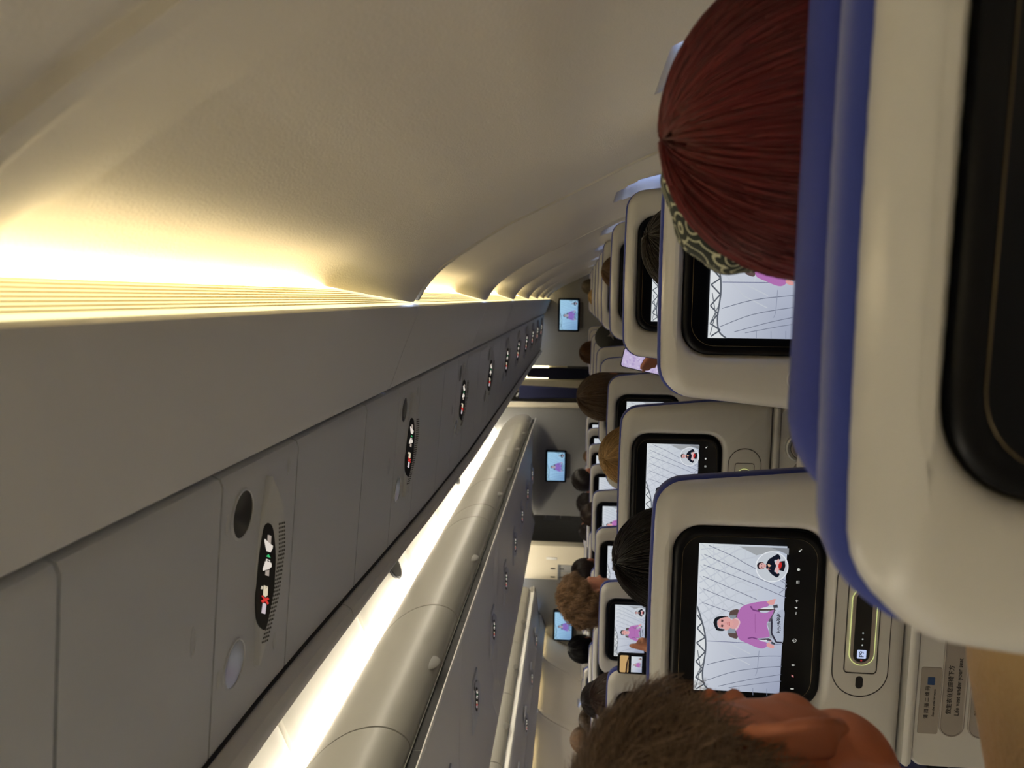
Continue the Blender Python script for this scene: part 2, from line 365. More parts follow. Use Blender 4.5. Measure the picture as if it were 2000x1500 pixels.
def build_psu(label, full=True):
    """hangs under the bin; origin under the middle of the lit sign, slope built in"""
    t = thing('service_panel', label, 'service panel', group='overhead service panels')
    loc = lambda x: pz(x - .35) - pz(-.35)
    pn = MB(); pr = [(x + .35, z - pz(-.35)) for x, z in psu_prof(-.575)]
    pn.loft([[(x, y, z) for x, z in pr] for y in (-.112, .0945)]); ob('panel', pn, 'psu', t)
    # recessed crescent beside the sign
    rc = MB(); o = [(.1372, .0119), (.11, .036), (.0845, .0504), (.0423, .0585), (.01, .056), (-.0162, .0485), (-.0603, .028), (-.1003, .0066), (-.075, .004), (-.05, .0), (-.02, -.014), (.03, -.019), (.075, -.012), (.11, .002)]
    oc = catmull(o + [o[0]], 60)[:-1]; c = np.mean(oc, axis=0)
    rg = []
    for sc, h in ((1.0, .0006), (.995, -.0004), (.96, -.0012), (.90, -.0014)):
        q = [tiltp(c[0] + (x - c[0]) * sc, c[1] + (y - c[1]) * sc) for x, y in oc]; rg.append([(x, y, loc(x) + (z + h if h < .0005 else .001)) for x, y, z in q])
    rc.loft(rg); rr = ob('sign_bulge', rc, 'psu', t)
    gr = MB()
    for i in range(30):
        f = i / 29; x = .075 - .145 * f; yb = float(np.interp(x, [-.07, -.0162, .0423, .0845], [.022, .045, .053, .047]))
        for j in range(4):
            q = tiltp(x, yb - .0045 * j, .0014); gr.ell((q[0], q[1], loc(x) + q[2]), (.0016, .0010, .0010), 8, 5)
    ob('speaker_grille', gr, 'recess', t)
    sg = MB(); so = catmull(SIGN['ell'] + [SIGN['ell'][0]], 50)[:-1]
    sg.loft([[(q[0], q[1], loc(x) + q[2]) for x, y in so for q in (tiltp(x, y, dd),)] for dd in (.0004, .0022)]); so_ = ob('sign_lens', sg, 'black', t)
    sm = sign_mesh(True); sm.transform(Matrix.Translation((0, 0, -.0024)))
    for v in sm.vertices: v.co.z += loc(v.co.x)
    ob('pictograms', sm, 'sign', so_)
    for lx, ly, mt in ((.108, -.063, 'lens'), (-.068, -.063, 'mirror')):
        o = [(lx + .0275 * math.cos(a), ly + .0255 * math.sin(a)) for a in [2 * math.pi * q / 32 for q in range(32)]]
        rg = []
        for sc, h in ((1.08, .001), (1.06, -.0018), (.98, -.0020), (.96, -.0008), (.5, -.0010)):
            rg.append([(lx + (x - lx) * sc, ly + (y - ly) * sc, loc(lx + (x - lx) * sc) + h) for x, y in o])
        l = MB(); l.loft(rg[:4], False, False); lo = ob('reading_light', l, 'psu', t)
        l = MB(); l.loft(rg[3:], False, True); ob('lamp_glass', l, mt, lo)
    for bx, by, rx, ry in ((.134, .066, .013, .005), (-.097, .055, .013, .005), (.107, -.098, .012, .0025), (-.066, -.101, .012, .0025)):
        b_ = MB(); b_.ell((bx, by, loc(bx)), (rx, ry, .003), 16, 8); ob('latch_cap', b_, 'psu', t)
    return t
psu = build_psu('x')
PSU_Y = [.83 + .775 * k for k in range(-3, 10)]
first = True
for i, y in enumerate(PSU_Y):
    k = i - 3
    lab = ('grey service panel with lit seat belt sign above the right-hand seats, %s sign ahead' % ordn[k]) if k >= 0 else 'grey service panel behind the photographer on the right side, %s back' % ordn[-k - 1]
    L = (-.35, y, EYE + pz(-.35))
    if first: psu.location = L; psu['label'] = lab; first = False
    else: dup(psu, L, lab)
    # blank panels between the service panels
    a, b = y + .0985, y + .775 - .1160; mid = y + .418
    for q, (u, v) in enumerate(((a, mid - .0022), (mid + .0022, b))):
        if v > YB: continue
        mb = MB(); mb.loft([[(x, yy, z + EYE) for x, z in psu_prof(-.575)] for yy in (u, v)])
        f = tag(ob('blank_panel', mb, 'psu'), 'plain grey overhead panel %s the %s seat belt sign %s on the right' % ('just beyond' if q == 0 else 'further beyond', ordn[k] if k >= 0 else ordn[-k - 1], 'ahead' if k >= 0 else 'back'), 'panel', 'blank overhead panels')
        if q == 1:
            l = MB(); l.loft([[(-.344 + sc * .017 * math.cos(t), v - .045 + sc * .005 * math.sin(t), EYE + pz(-.344 + sc * .017 * math.cos(t)) + h) for t in [2 * math.pi * w_ / 24 for w_ in range(24)]] for sc, h in ((1, .001), (1, -.0008), (.86, -.001), (.8, .0004))]); ob('latch_slot', l, 'psu', f)

# ---- aisle-side rail of the right bins and the bins themselves
seams = [-2.4, -1.15, .0, 1.18, 2.36, 3.54, 4.72, 5.9, 7.08, 8.3]
for i in range(len(seams) - 1):
    a, b = seams[i] + .002, seams[i + 1] - .002; ys = list(np.linspace(a, b, 8))
    t = thing('overhead_bin', 'overhead bin with grey grab rail over the right-hand seats, %s from the rear' % ordn[i], 'overhead bin', group='right overhead bins')
    mb = MB(); rings = []
    for y in ys:
        xi, xo = inner(y), outer(y); z = pz(xi)
        rings.append([(x, y, zz + EYE) for x, zz in ((xi, z + .016), (xi, z + .004), (xi - .003, z - .008), (xi - .010, z - .017), (xi - .022, z - .0205), (xi * .45 + xo * .55, z - .0175), (xo + .016, z - .006), (xo + .005, z + .010), (xo, z + .028), (xo + .004, z + .05), (xi, z + .06))])
    mb.loft(rings); ob('grab_rail', mb, 'panel', t)
    mb = MB(); mb.tube([(inner(y) + .0035, y, EYE + pz(inner(y)) - .0005) for y in ys], .0032, 6); ob('rail_crease_shade', mb, 'gap', t)  # dark tube paints the shade in the crease beside the rail
    mb = MB(); pr = [(-.60, .455), (-.645, .50), (-.70, .62), (-.71, .74), (-.68, .86), (-.63, .90), (-.20, .90), (-.19, .415), (-.56, .42)]
    extrude(mb, pr, [a, b]); ob('bin_body', mb, 'bin', t)

# ================================================================== centre bins (face the right aisle) and their underside
CB = [(-1.60, .845), (-1.545, .852), (-1.518, .840), (-1.47, .806), (-1.415, .755), (-1.372, .695), (-1.350, .640), (-1.342, .590), (-1.350, .545), (-1.372, .508), (-1.40, .492), (-1.425, .495), (-1.45, .62), (-1.60, .80)]
cseam = [.25, 1.20, 2.13, 3.06, 4.38, 4.66, 5.35, 6.15, 6.95, 7.75, 8.45]
def bins(prof, seam, side, latch_at, zoff=0.0):
    for i in range(len(seam) - 1):
        a, b = seam[i] + .004, seam[i + 1] - .004
        t = thing('overhead_bin', 'closed beige bin of the %s, %s from the rear' % (side, ordn[i]), 'overhead bin', group=side + ' bins')
        mb = MB(); pp = list(catmull(prof[:12], 34)) + prof[12:]
        extrude(mb, pp, [a, a + .004, b - .004, b]); ob('bin_door', mb, 'bin', t)
        if b - a > .5:
            lx, lz = latch_at; y = (a + b) / 2
            l = MB(); l.ell((lx, y, EYE + lz), (.0045, .052, .036), 28, 14); ob('bin_latch', l, M.setdefault('latch', mat('taupe latch', (92, 89, 82), .5)), t)
LBP = [(-3.52, .82), (-3.48, .822), (-3.455, .815), (-3.43, .79), (-3.405, .74), (-3.385, .68), (-3.375, .63), (-3.37, .57), (-3.373, .525), (-3.385, .49), (-3.41, .472), (-3.44, .475), (-3.47, .60), (-3.52, .78)]
bins(CB, cseam, 'centre row facing the right aisle', (-1.366, .518))
CUND = [(-1.400, .441), (-1.394, .446), (-1.400, .452), (-1.416, .455), (-1.416, .487), (-1.62, .60), (2 * XC + 1.62, .60), (2 * XC + 1.416, .487), (2 * XC + 1.416, .455), (2 * XC + 1.400, .452), (2 * XC + 1.394, .446), (2 * XC + 1.400, .441), (2 * XC + 1.42, .446), (2 * XC + 1.50, .474), (-2.03, .484), (-1.50, .474), (-1.42, .446)]
REC = [(-1.4155, .457), (-1.4135, .457), (-1.4135, .487), (-1.4155, .487)]
cs2 = [-2.4, -.4, 1.2, 2.13, 3.06, 4.38, 4.66, 5.35, 6.15, 6.95, 7.75, 8.5]
for i in range(len(cs2) - 1):
    mb = MB(); extrude(mb, CUND, [cs2[i] + .002, cs2[i + 1] - .002])
    u_ = tag(ob('bin_underside', mb, 'panel'), 'grey underside with grab rails below the centre bins, %s section from the rear' % ordn[i], 'bin underside', 'centre bin undersides')
    mb = MB(); extrude(mb, REC, [cs2[i] + .002, cs2[i + 1] - .002]); ob('recess_shade', mb, 'gap', u_, 0)  # black strip paints the shadow inside the recess above the rail
mb = MB(); nose = CUND
rg = []
for q in range(7):
    f = q / 6; s = math.cos(f * math.pi / 2 * .96); rg.append([(XC + (x - XC) * (.82 + .18 * s), 8.5 + .16 * math.sin(f * math.pi / 2), EYE + .54 + (z - .54) * (.55 + .45 * s)) for x, z in CUND])
mb.loft(rg); tag(ob('bin_end_cap', mb, 'bin'), 'rounded end cap of the centre bins against the bulkhead', 'end cap')

for nm, pf in (('centre', CB), ('left', None)):
    pf = pf or LBP
    c_ = np.mean(np.array(pf[:12]), axis=0); mb = MB(); extrude(mb, [tuple(np.array(p) + (-.006, 0) if i_ < 11 else np.array(p) + (-.006, .006)) for i_, p in enumerate(list(catmull(pf[:12], 30)) + pf[12:])], [cseam[0] + .01, 8.29]); tag(ob('bin_core', mb, 'gap'), 'dark inner body of the %s bins seen in the door seams' % nm, 'bin body')
def small_sign(label, loc, flip=1):
    t = thing('service_panel', label, 'service panel', loc=loc, group='centre and left seat belt signs')
    pn = MB(); plateXY(pn, rrect(.30, .16, .02, 4), -.004, .006, .003); ob('panel', pn, 'psu', t)
    sg = MB(); so = catmull(SIGN['ell'] + [SIGN['ell'][0]], 40)[:-1]
    sg.loft([[tiltp(x, y, .003 if dd < 0 else dd + .003) for x, y in so] for dd in (-1, .002)]); bg = MB(); bo_ = rrect(.20, .10, .045, 8, .012, .012); bg.loft([[(x, y * .4, -.003) for x, y in bo_], [tiltp(x, y, .0035) for x, y in bo_]]); ob('sign_bulge', bg, 'psu', t); s_ = ob('sign_lens', sg, 'black', t)
    sm = sign_mesh(True); sm.transform(Matrix.Translation((0, 0, -.0053))); ob('pictograms', sm, 'sign', s_)
    l = MB(); o = [(.10 + .024 * math.cos(q), -.045 + .022 * math.sin(q)) for q in [2 * math.pi * w_ / 24 for w_ in range(24)]]; plateXY(l, o, -.0048, -.002, .001); ob('reading_light', l, 'lens', t)
    return t
s0 = None
for k in range(8):
    y = 2.74 + .80 * k; lab = 'lit seat belt sign under the centre bins, %s one ahead' % ordn[k]
    if s0 is None: s0 = small_sign(lab, (-2.06, y, EYE + .478))
    else: dup(s0, (-2.06, y, EYE + .478), lab)
for k in range(4):
    dup(s0, (-3.72, 5.25 + .79 * k, EYE + pz(-.345) - .004), 'lit seat belt sign over the left-hand seats, %s one ahead' % ordn[k])
t = thing('reading_lamp', 'lit round reading lamp under the centre bins beside the first sign', 'lamp', (-2.18, 2.66, EYE + .475))
l = MB(); o = [(.026 * math.cos(q), .026 * math.sin(q)) for q in [2 * math.pi * w_ / 28 for w_ in range(28)]]; plateXY(l, o, -.004, .006, .001); ob('lamp_glass', l, 'led', t)
l = MB(); l.tube([(1.1 * x, 1.1 * y, -.002) for x, y in o + [o[0]]], .003, 6); ob('lamp_ring', l, 'psu', t)

# ---- left bins, their underside and rail
LB = LBP
lseam = [3.1, 4.05, 5.0, 5.95, 6.9, 7.85, 8.3]
bins(LB, lseam, 'left side', (-3.380, .498))
mb = MB(); pr = [(-3.422, .422), (-3.414, .428), (-3.42, .435), (-3.436, .437), (-3.436, .468), (-3.56, .60), (-4.0, .60), (-3.88, .40), (-3.875, .365), (-3.86, .358), (-3.70, pz(-.36)), (-3.46, .405), (-3.43, .418)]
extrude(mb, pr, [Y0, 8.3]); tag(ob('bin_underside', mb, 'panel'), 'grey underside of the left bins with its aisle rail', 'bin underside')
mb = MB(); c = np.mean(np.array(pr), axis=0); rg = []
for q in range(7):
    f = q / 6; s = math.cos(f * math.pi / 2 * .95); rg.append([(c[0] + (x - c[0]) * (.5 + .5 * s), 8.3 + .3 * math.sin(f * math.pi / 2), EYE + .52 + (z - .52) * (.55 + .45 * s)) for x, z in pr])
mb.loft(rg); tag(ob('bin_end_cap', mb, 'bin'), 'rounded end cap of the left bins beside the left wall screen', 'end cap')

# ================================================================== aisle ceilings, coves
CEIL = [(-.58, .94), (-.66, .985), (-.80, 1.03), (-1.0, 1.055), (-1.18, 1.05), (-1.36, 1.01), (-1.50, .955), (-1.60, .91), (-1.64, .885)]
cy = [-2.4, -.4, .5, 1.40, 2.30, 3.20, 4.10, 5.00, 5.90, 6.80, 7.70, 8.7, 10.2, 11.9]
nc = 0
for side in (0, 1):
    for i in range(len(cy) - 1):
        a, b = cy[i] + .006, cy[i + 1] - .006; nc += 1
        p = catmull(CEIL, 40); q = np.array([(x, z + .02) for x, z in p])
        mb = MB(); rings = []
        for y, lift in ((a, .030), (a + .010, .012), (a + .035, .003), (a + .07, 0), (b - .07, 0), (b - .035, .003), (b - .010, .012), (b, .030)):
            rings.append([(x, y, z + EYE + lift) for x, z in p] + [(x, y, z + EYE + .02) for x, z in q[::-1]])
        if side: rings = [[(2 * XC - x, y, z) for x, y, z in r] for r in rings]
        mb.loft(rings); tag(ob('ceiling' if nc == 1 else 'ceiling_%d' % nc, mb, 'ceil', smooth=40), 'arched cream ceiling panel over the %s aisle, %s from the rear' % ('left' if side else 'right', ordn[i]), 'ceiling panel', kind='structure')
mb = MB(); mb.box((-4.9, Y0, EYE + 1.12), (.9, 12.0, EYE + 1.18)); tag(ob('ceiling_top', mb, 'ceil', smooth=0), 'flat lining above the bins and ceiling panels', 'ceiling', kind='structure')
mb = MB(); mb.box((2 * XC + 1.63, Y0, EYE + .86), (-1.63, 8.75, EYE + .89)); tag(ob('ceiling_center', mb, 'ceil', smooth=0), 'flat panel over the centre bins', 'ceiling', kind='structure')
for side in (0, 1):
    for i in range(len(cy) - 3):
        a, b = cy[i] + .03, cy[i + 1] - .03
        for nm, pr in (('centre', [(-1.625, .862), (-1.585, .858), (-1.585, .866), (-1.625, .870)]), ('outer', [(-.66, .912), (-.62, .908), (-.62, .918), (-.66, .920)])):
            mb = MB(); extrude(mb, mir(pr) if side else pr, [a, b])
            tag(ob('cove_lamp', mb, 'stripC', smooth=0), 'strip lamp on top of the %s bins beside the %s aisle, %s from the rear' % (nm, 'left' if side else 'right', ordn[i]), 'lamp', 'aisle cove lamps')
for i, y in enumerate((1.75, 3.80, 5.85, 7.9)):
    t = thing('ceiling_speaker', 'dark round speaker in the right aisle ceiling, %s from the rear' % ordn[i], 'speaker', (-1.455, y, EYE + .968), group='aisle ceiling speakers'); t.rotation_euler = (0, math.radians(-28), 0)
    l = MB(); o = [(.075 * math.cos(q), .075 * math.sin(q)) for q in [2 * math.pi * w_ / 32 for w_ in range(32)]]; plateXY(l, o, -.012, .004, .004); ob('speaker_grille', l, 'bezel', t)
    l = MB(); l.tube([(x * 1.03, y_ * 1.03, -.006) for x, y_ in o + [o[0]]], .005, 6); ob('speaker_rim', l, 'darkmetal', t)

# ================================================================== front and rear bulkheads, galley
def wall(name, lo, hi, mt, label, b=0.0, cat='wall'):
    mb = MB(); mb.box(lo, hi, b); return tag(ob(name, mb, mt, smooth=30), label, cat, kind='structure')
wall('wall_rear', (-5.0, Y0 - .06, 0), (1.0, Y0, EYE + 1.15), 'cream', 'plain rear bulkhead behind the photographer')  # cream laminate chosen here to bounce light forward from behind the camera
wall('wall_front_right', (-.80, YB, 0), (.60, YB + .05, EYE + 1.1), 'bulk', 'grey bulkhead ahead of the right-hand seats carrying a wall screen', .004)
wall('wall_front_center', (-2.62, YB, 0), (-1.24, YB + .05, EYE + 1.1), 'bulk', 'grey bulkhead ahead of the centre seats carrying a wall screen', .004)
wall('wall_front_left', (-4.9, YB, 0), (-3.36, YB + .05, EYE + 1.1), 'bulk', 'grey bulkhead ahead of the left-hand seats carrying a wall screen', .004)
wall('wall_vestibule_right', (.52, YB, 0), (.58, 12.0, EYE + 1.12), 'bulk', 'side lining of the galley area right of the curtains')
wall('wall_vestibule_left', (-4.8, YB, 0), (-4.74, 12.0, EYE + 1.12), 'bulk', 'side lining of the galley area left of the left aisle')
wall('wall_end', (-5.0, 12.0, 0), (1.0, 12.06, EYE + 1.15), 'bulk', 'end wall far beyond the bulkheads')
wall('wall_galley', (-2.62, 10.3, 0), (-1.24, 10.36, EYE + 1.1), 'bulk', 'inner galley wall between the two aisles')
wall('trim_molding', (-1.30, YB - .012, EYE - .70), (-1.235, YB, EYE + .9), 'cream', 'cream edge strip of the centre bulkhead beside the right aisle', .004, 'trim')
t = thing('stowage_closet', 'cream stowage closet with slotted panel left of the left aisle', 'closet', (-3.16, YB - .12, 0))
mb = MB(); mb.box((-.22, 0, 0), (.20, .17, EYE + 1.0), .006); ob('body', mb, 'cream', t)
for xa, xb in ((-.215, -.135), (-.03, -.128)):
    mb = MB(); mb.box((min(xa, xb), -.006, EYE - .45), (max(xa, xb), .0, EYE + .13), .003); ob('slotted_panel', mb, 'bulk', t)
mb = MB(); mb.box((-.215, -.008, EYE + .125), (-.03, .0, EYE + .16), .002); ob('panel_rail', mb, 'greycloth', t)
for xx in (-.185, -.08):
    for zz in (.19, .085):
        mb = MB(); mb.box((xx - .006, -.010, EYE + zz), (xx + .006, -.006, EYE + zz + .055)); ob('slot', mb, 'gap', t)
mb = MB(); mb.box((.03, -.008, EYE + .17), (.06, .0, EYE + .30), .002); ob('control_plate', mb, 'white', t)

# galley seen through the right aisle
t = thing('galley_unit', 'pale galley unit with dark hatch seen through the right aisle', 'galley', (-.90, 9.6, 0))
mb = MB(); mb.box((-.16, 0, 0), (.45, .7, EYE + .84), .01); ob('body', mb, 'cream', t)
mb = MB(); mb.box((-.08, -.02, EYE - .22), (.20, .0, EYE + .10), .006); ob('hatch', mb, 'recess', t)
mb = MB(); mb.box((-.15, -.03, EYE + .34), (.40, -.01, EYE + .70), .01); ob('glare_panel', mb, M.setdefault('warmlit', lamp_mat('galley glare', (255, 240, 190), 1.1)), t)  # glowing panel stands in for the bright glare beyond the aisle
t = thing('galley_unit', 'grey galley unit with latched boxes seen through the left aisle', 'galley', (-2.95, 9.7, 0))
mb = MB(); mb.box((-.40, 0, 0), (.40, .6, EYE + .84), .01); ob('body', mb, 'recess', t)
for q, (xx, zz, mt) in enumerate(((.16, .22, 'sticker'), (.02, .22, 'greycloth'), (.16, .02, 'darkcloth'), (.02, .02, 'recess'))):
    mb = MB(); mb.box((xx - .06, -.02, EYE + zz), (xx + .06, 0, EYE + zz + .17), .008); d = ob('stowage_box', mb, mt, t)
    mb = MB(); mb.box((xx - .02, -.032, EYE + zz + .13), (xx + .02, -.02, EYE + zz + .145), .003); ob('latch', mb, 'metal', d)
def curtain(label, x0, y0, y1, wd, z0, z1):
    t = thing('curtain', label, 'curtain', (x0, y0, 0), group='aisle curtains')
    o = []; L = y1 - y0; n = 60
    for k in range(n):
        u = k / (n - 1); o.append((.018 * math.sin(u * 28) - wd / 2, u * L))
    for k in range(n):
        u = 1 - k / (n - 1); o.append((.018 * math.sin(u * 28 + .9) + wd / 2, u * L))
    mb = MB(); rings = []
    for q in range(14):
        f = q / 13; sw = 1 + .22 * math.sin(f * 5 + x0 * 9); rings.append([(x * sw, y, z0 + (z1 - z0) * f) for x, y in o])
    mb.loft(rings); ob('cloth', mb, 'curtain', t)
    mb = MB(); mb.tube([(-wd / 2, 0, z1 + .02), (-wd / 2, L, z1 + .02)], .008); ob('rail', mb, 'metal', t)
    for k in range(6):
        mb = MB(); y = L * (k + .5) / 6; mb.tube([(-wd / 2, y, z1 + .035), (0, y, z1)], .004, 6); ob('hook', mb, 'white', t)
curtain('navy curtain tied at the end of the centre bulkhead, nearer of the pair', -1.13, YB - .02, YB + .16, .09, .15, EYE + .66)
curtain('navy curtain hanging in the right aisle, further of the pair', -.98, YB + .85, YB + 1.05, .09, .15, EYE + .62)
wall('wall_aisle_post', (-1.19, YB + .62, 0), (-1.04, YB + .70, EYE + 1.0), 'cream', 'cream partition between the two navy curtains', .004)

# ================================================================== the film picture shown on every screen
ASP = 1.8
def art(cx, cy):
    px = 1340 + .12 * cx; py = 1170 + .12 * cy; u = (1342 - py) / 283; v = 1 - (px - (1350 + 5 * u)) / (168 + 4 * u); return (u, v)
def art2(cx, cy):
    px = 1360 + .1 * cx; py = 1040 + .1 * cy; u = (1342 - py) / 283; v = 1 - (px - (1350 + 5 * u)) / (168 + 4 * u); return (u, v)
def picture(wd, h, detail=True):
    mb = MB(); lay = [0]
    def clipu(p): return (min(max(p[0], 0), 1), min(max(p[1], 0), 1))
    def P(poly, c, cols=None):
        lay[0] += 1; y = -.00004 * lay[0]; poly = [clipu(p) for p in poly]
        mb.add([((u - .5) * wd, y, (v - .5) * h) for u, v in poly], [tuple(range(len(poly)))], lin(c))
        if cols:
            for i, cc in enumerate(cols): mb.c[len(mb.v) - len(poly) + i] = lin(cc)
    def line(pts, wth, c):
        pts = [np.array(p) * (ASP, 1) for p in pts]
        for a, b in zip(pts[:-1], pts[1:]):
            d = b - a; L = np.linalg.norm(d)
            if L < 1e-6: continue
            nrm = np.array((-d[1], d[0])) / L * wth / 2; P([tuple((a + nrm) / (ASP, 1)), tuple((b + nrm) / (ASP, 1)), tuple((b - nrm) / (ASP, 1)), tuple((a - nrm) / (ASP, 1))], c)
    def smooth(pts, n=24): return [tuple(p) for p in catmull(pts, n)]
    def blob(pts, c, n=50): P([tuple(p) for p in catmull(list(pts) + [pts[0]], n)[:-1]], c)
    def disc(u, v, r, c, n=30): P([(u + r / ASP * math.cos(2 * math.pi * k / n), v + r * math.sin(2 * math.pi * k / n)) for k in range(n)], c)
    P([(0, 0), (.5, 0), (.5, 1), (0, 1)], (200, 208, 222), [(162, 170, 194), (196, 203, 222), (222, 227, 236), (214, 220, 230)])
    P([(.5, 0), (1, 0), (1, 1), (.5, 1)], (216, 223, 232), [(196, 203, 222), (196, 205, 220), (226, 232, 234), (222, 227, 236)])
    if detail:
        for k in range(9):    # pale grey lattice lines
            u = .36 + .075 * k; line([(u, .98), (u + .16, .55), (u + .20, .28)], .016, (203, 209, 220)); line([(u + .12, .98), (u - .10, .62), (u - .17, .36)], .012, (205, 211, 221))
        for k in range(5): line([(.34, .88 - .12 * k), (.66, .80 - .12 * k), (1, .84 - .12 * k)], .010, (207, 213, 223))
    rim = smooth([(.0, .80), (.04, .88), (.12, .905), (.20, .893), (.29, .88), (.39, .895), (.50, .95), (.58, 1.0)], 30)
    P([(0, 1)] + rim, (232, 236, 238))
    line(rim, .018, (96, 102, 112))
    if detail:
        zz = [(.01, .97), (.05, .87), (.09, .985), (.15, .90), (.20, .99), (.27, .885), (.33, .99), (.37, .89), (.43, .99), (.47, .93), (.52, .995)]
        line(zz, .016, (88, 94, 104)); line([(.02, .98), (.15, .93), (.28, .975)], .010, (110, 116, 124)); line([(.09, .985), (.20, .90)], .010, (110, 116, 124))
        for pts, c in (([(.346, .87), (.346, 0)], (112, 116, 148)), ([(.184, .86), (.235, .55), (.262, .2), (.268, 0)], (98, 104, 126)), ([(.07, .88), (.145, .55), (.185, .2), (.2, 0)], (104, 110, 130)),
                       ([(.04, .72), (.10, .35), (.145, 0)], (112, 118, 138)), ([(.035, .6), (.075, .25), (.10, 0)], (120, 126, 146)), ([(.30, .27), (.17, .28), (.13, .3)], (150, 157, 178))):
            line(smooth(pts, 12), .007, c)
        for pts in ([(.996, .90), (.93, .62), (.859, .38), (.78, 0)], [(.936, .95), (.83, .5), (.72, 0)], [(.866, .95), (.77, .45), (.67, 0)], [(.79, .95), (.70, .55), (.65, .33)], [(.707, .95), (.65, .68), (.61, .47)], [(.615, .95), (.58, .75), (.555, .60)]):
            line(smooth(pts, 10), .007, (116, 120, 142))
        P([(1, .56), (.945, .36), (1, .0)], (168, 172, 176)); P([(1, .20), (.955, 0), (1, 0)], (140, 144, 150))
        line([(.80, .12), (.76, 0)], .012, (150, 156, 174)); line([(.70, .08), (.74, .0)], .012, (150, 156, 174))
        for v in (.16, .32, .48): line([(0, v), (.05, v + .005)], .006, (132, 140, 162))
    # chair and presenter
    blob([art(620, 150), art(650, 90), art(760, 65), art(790, 120), art(770, 190), art(640, 200)], (96, 78, 74)); blob([art(610, 440), art(620, 490), art(670, 520), art(760, 530), art(760, 420), art(640, 400)], (98, 80, 76))
    P([art(625, 165), art(740, 160), art(720, 225), art(640, 215)], (142, 150, 160)); P([art(600, 370), art(715, 370), art(735, 450), art(600, 445)], (150, 160, 172))
    P([art(1065, 30), art(1350, 20), art(1370, 60), art(1080, 75)], (86, 76, 72)); P([art(1080, 520), art(1270, 500), art(1330, 545), art(1100, 530)], (70, 66, 74))
    P([art(1090, 545), art(1240, 530), art(1240, 555), art(1140, 560)], (238, 242, 246)); P([art(1100, 25), art(1330, 12), art(1340, 30), art(1110, 42)], (238, 242, 246))
    blob([art(1240, 250), art(1350, 120), art(1500, 40), art(1500, 300), art(1490, 560), art(1380, 520), art(1290, 380)], (184, 192, 210))
    P([art(1235, 270), art(1300, 240), art(1330, 500), art(1280, 500), art(1265, 350)], (160, 166, 176)); line([art(1300, 150), art(1310, 240), art(1310, 420), art(1390, 560), art(1480, 560)], .02, (54, 52, 66))
    P([art(1270, 90), art(1370, 40), art(1330, 130), art(1290, 235), art(1255, 240)], (96, 88, 100))
    blob([art(745, 240), art(760, 130), art(820, 20), art(960, -40), art(1120, -75), art(1230, -85), art(1260, -20), art(1150, 25), art(1060, 70), art(1200, 100), art(1330, 45), art(1320, 110), art(1270, 200), art(1230, 280), art(1265, 400), art(1270, 480), art(1100, 510), art(1080, 520), art(1150, 550), art(1230, 570), art(1240, 630), art(1170, 670), art(1070, 655), art(930, 600), art(800, 545), art(760, 470), art(735, 380)], (186, 118, 186), 120)
    line([art(960, 5), art(1000, 60), art(1110, 80)], .018, (126, 70, 132)); line([art(930, 520), art(1000, 500), art(1080, 520)], .016, (128, 72, 134)); line([art(1040, 120), art(1040, 240), art(1050, 420)], .008, (168, 100, 166))
    blob([art(700, 215), art(745, 200), art(795, 245), art(795, 300), art(745, 395), art(720, 370)], (232, 196, 202))
    blob([art(660, 230), art(700, 215), art(770, 240), art(770, 310), art(720, 370), art(650, 360)], (226, 168, 168))
    blob([art(365, 290), art(395, 215), art(470, 185), art(580, 180), art(600, 200), art(450, 240), art(430, 300), art(450, 370), art(550, 390), art(530, 415), art(440, 415), art(400, 380)], (26, 30, 36), 70)
    blob([art(428, 300), art(450, 240), art(520, 205), art(590, 190), art(625, 205), art(660, 235), art(695, 290), art(665, 345), art(600, 395), art(565, 410), art(550, 385), art(460, 365)], (232, 172, 168))
    for cyy in (255, 335): line([art(520, cyy - 18), art(514, cyy + 18)], .014, (88, 62, 66)); line([art(500, cyy - 20), art(495, cyy + 16)], .008, (70, 50, 52))
    line([art(622, 265), art(626, 330)], .012, (186, 88, 96)); line([art(590, 275), art(592, 312)], .007, (204, 132, 132)); line([art(545, 288), art(585, 284)], .005, (214, 150, 146))
    blob([art(1225, 600), art(1300, 530), art(1310, 545), art(1270, 570), art(1350, 610), art(1340, 655), art(1260, 640)], (230, 166, 164), 40); blob([art(1215, -80), art(1290, -115), art(1360, -130), art(1350, -85), art(1330, -40), art(1260, -40)], (230, 166, 164), 40)
    P([art(1310, 545), art(1370, 570), art(1365, 600), art(1300, 575)], (70, 74, 82)); P([art(1320, -30), art(1390, -45), art(1400, 5), art(1330, 15)], (72, 76, 84))
    if detail:   # big caption strokes on the chair cover
        random.seed(3)
        for k in range(26):
            a = art(1380 + random.random() * 60, 100 + k * 11.5); b = art(1385 + random.random() * 65, 104 + k * 11.5 + random.random() * 22); line([a, b], .009, (62, 64, 76))
    # signing interpreter in a round inset
    disc(.877, .185, .185, (240, 244, 250)); disc(.877, .185, .173, (206, 212, 220))
    A2 = art2
    blob([A2(1230, 490), A2(1280, 400), A2(1400, 320), A2(1460, 300), A2(1505, 370), A2(1470, 400), A2(1390, 410), A2(1400, 470), A2(1420, 520), A2(1390, 610), A2(1400, 630), A2(1470, 650), A2(1490, 680), A2(1440, 730), A2(1330, 670), A2(1270, 600), A2(1230, 560)], (22, 26, 40), 80)
    P([A2(1500, 430), A2(1585, 415), A2(1600, 510), A2(1570, 615), A2(1470, 590)], (30, 30, 38)); blob([A2(1470, 440), A2(1520, 450), A2(1530, 510), A2(1500, 570), A2(1460, 590)], (198, 48, 46), 20)
    P([A2(1255, 495), A2(1285, 490), A2(1330, 515), A2(1280, 550)], (240, 190, 160)); P([A2(1255, 565), A2(1330, 585), A2(1260, 595)], (222, 150, 150))
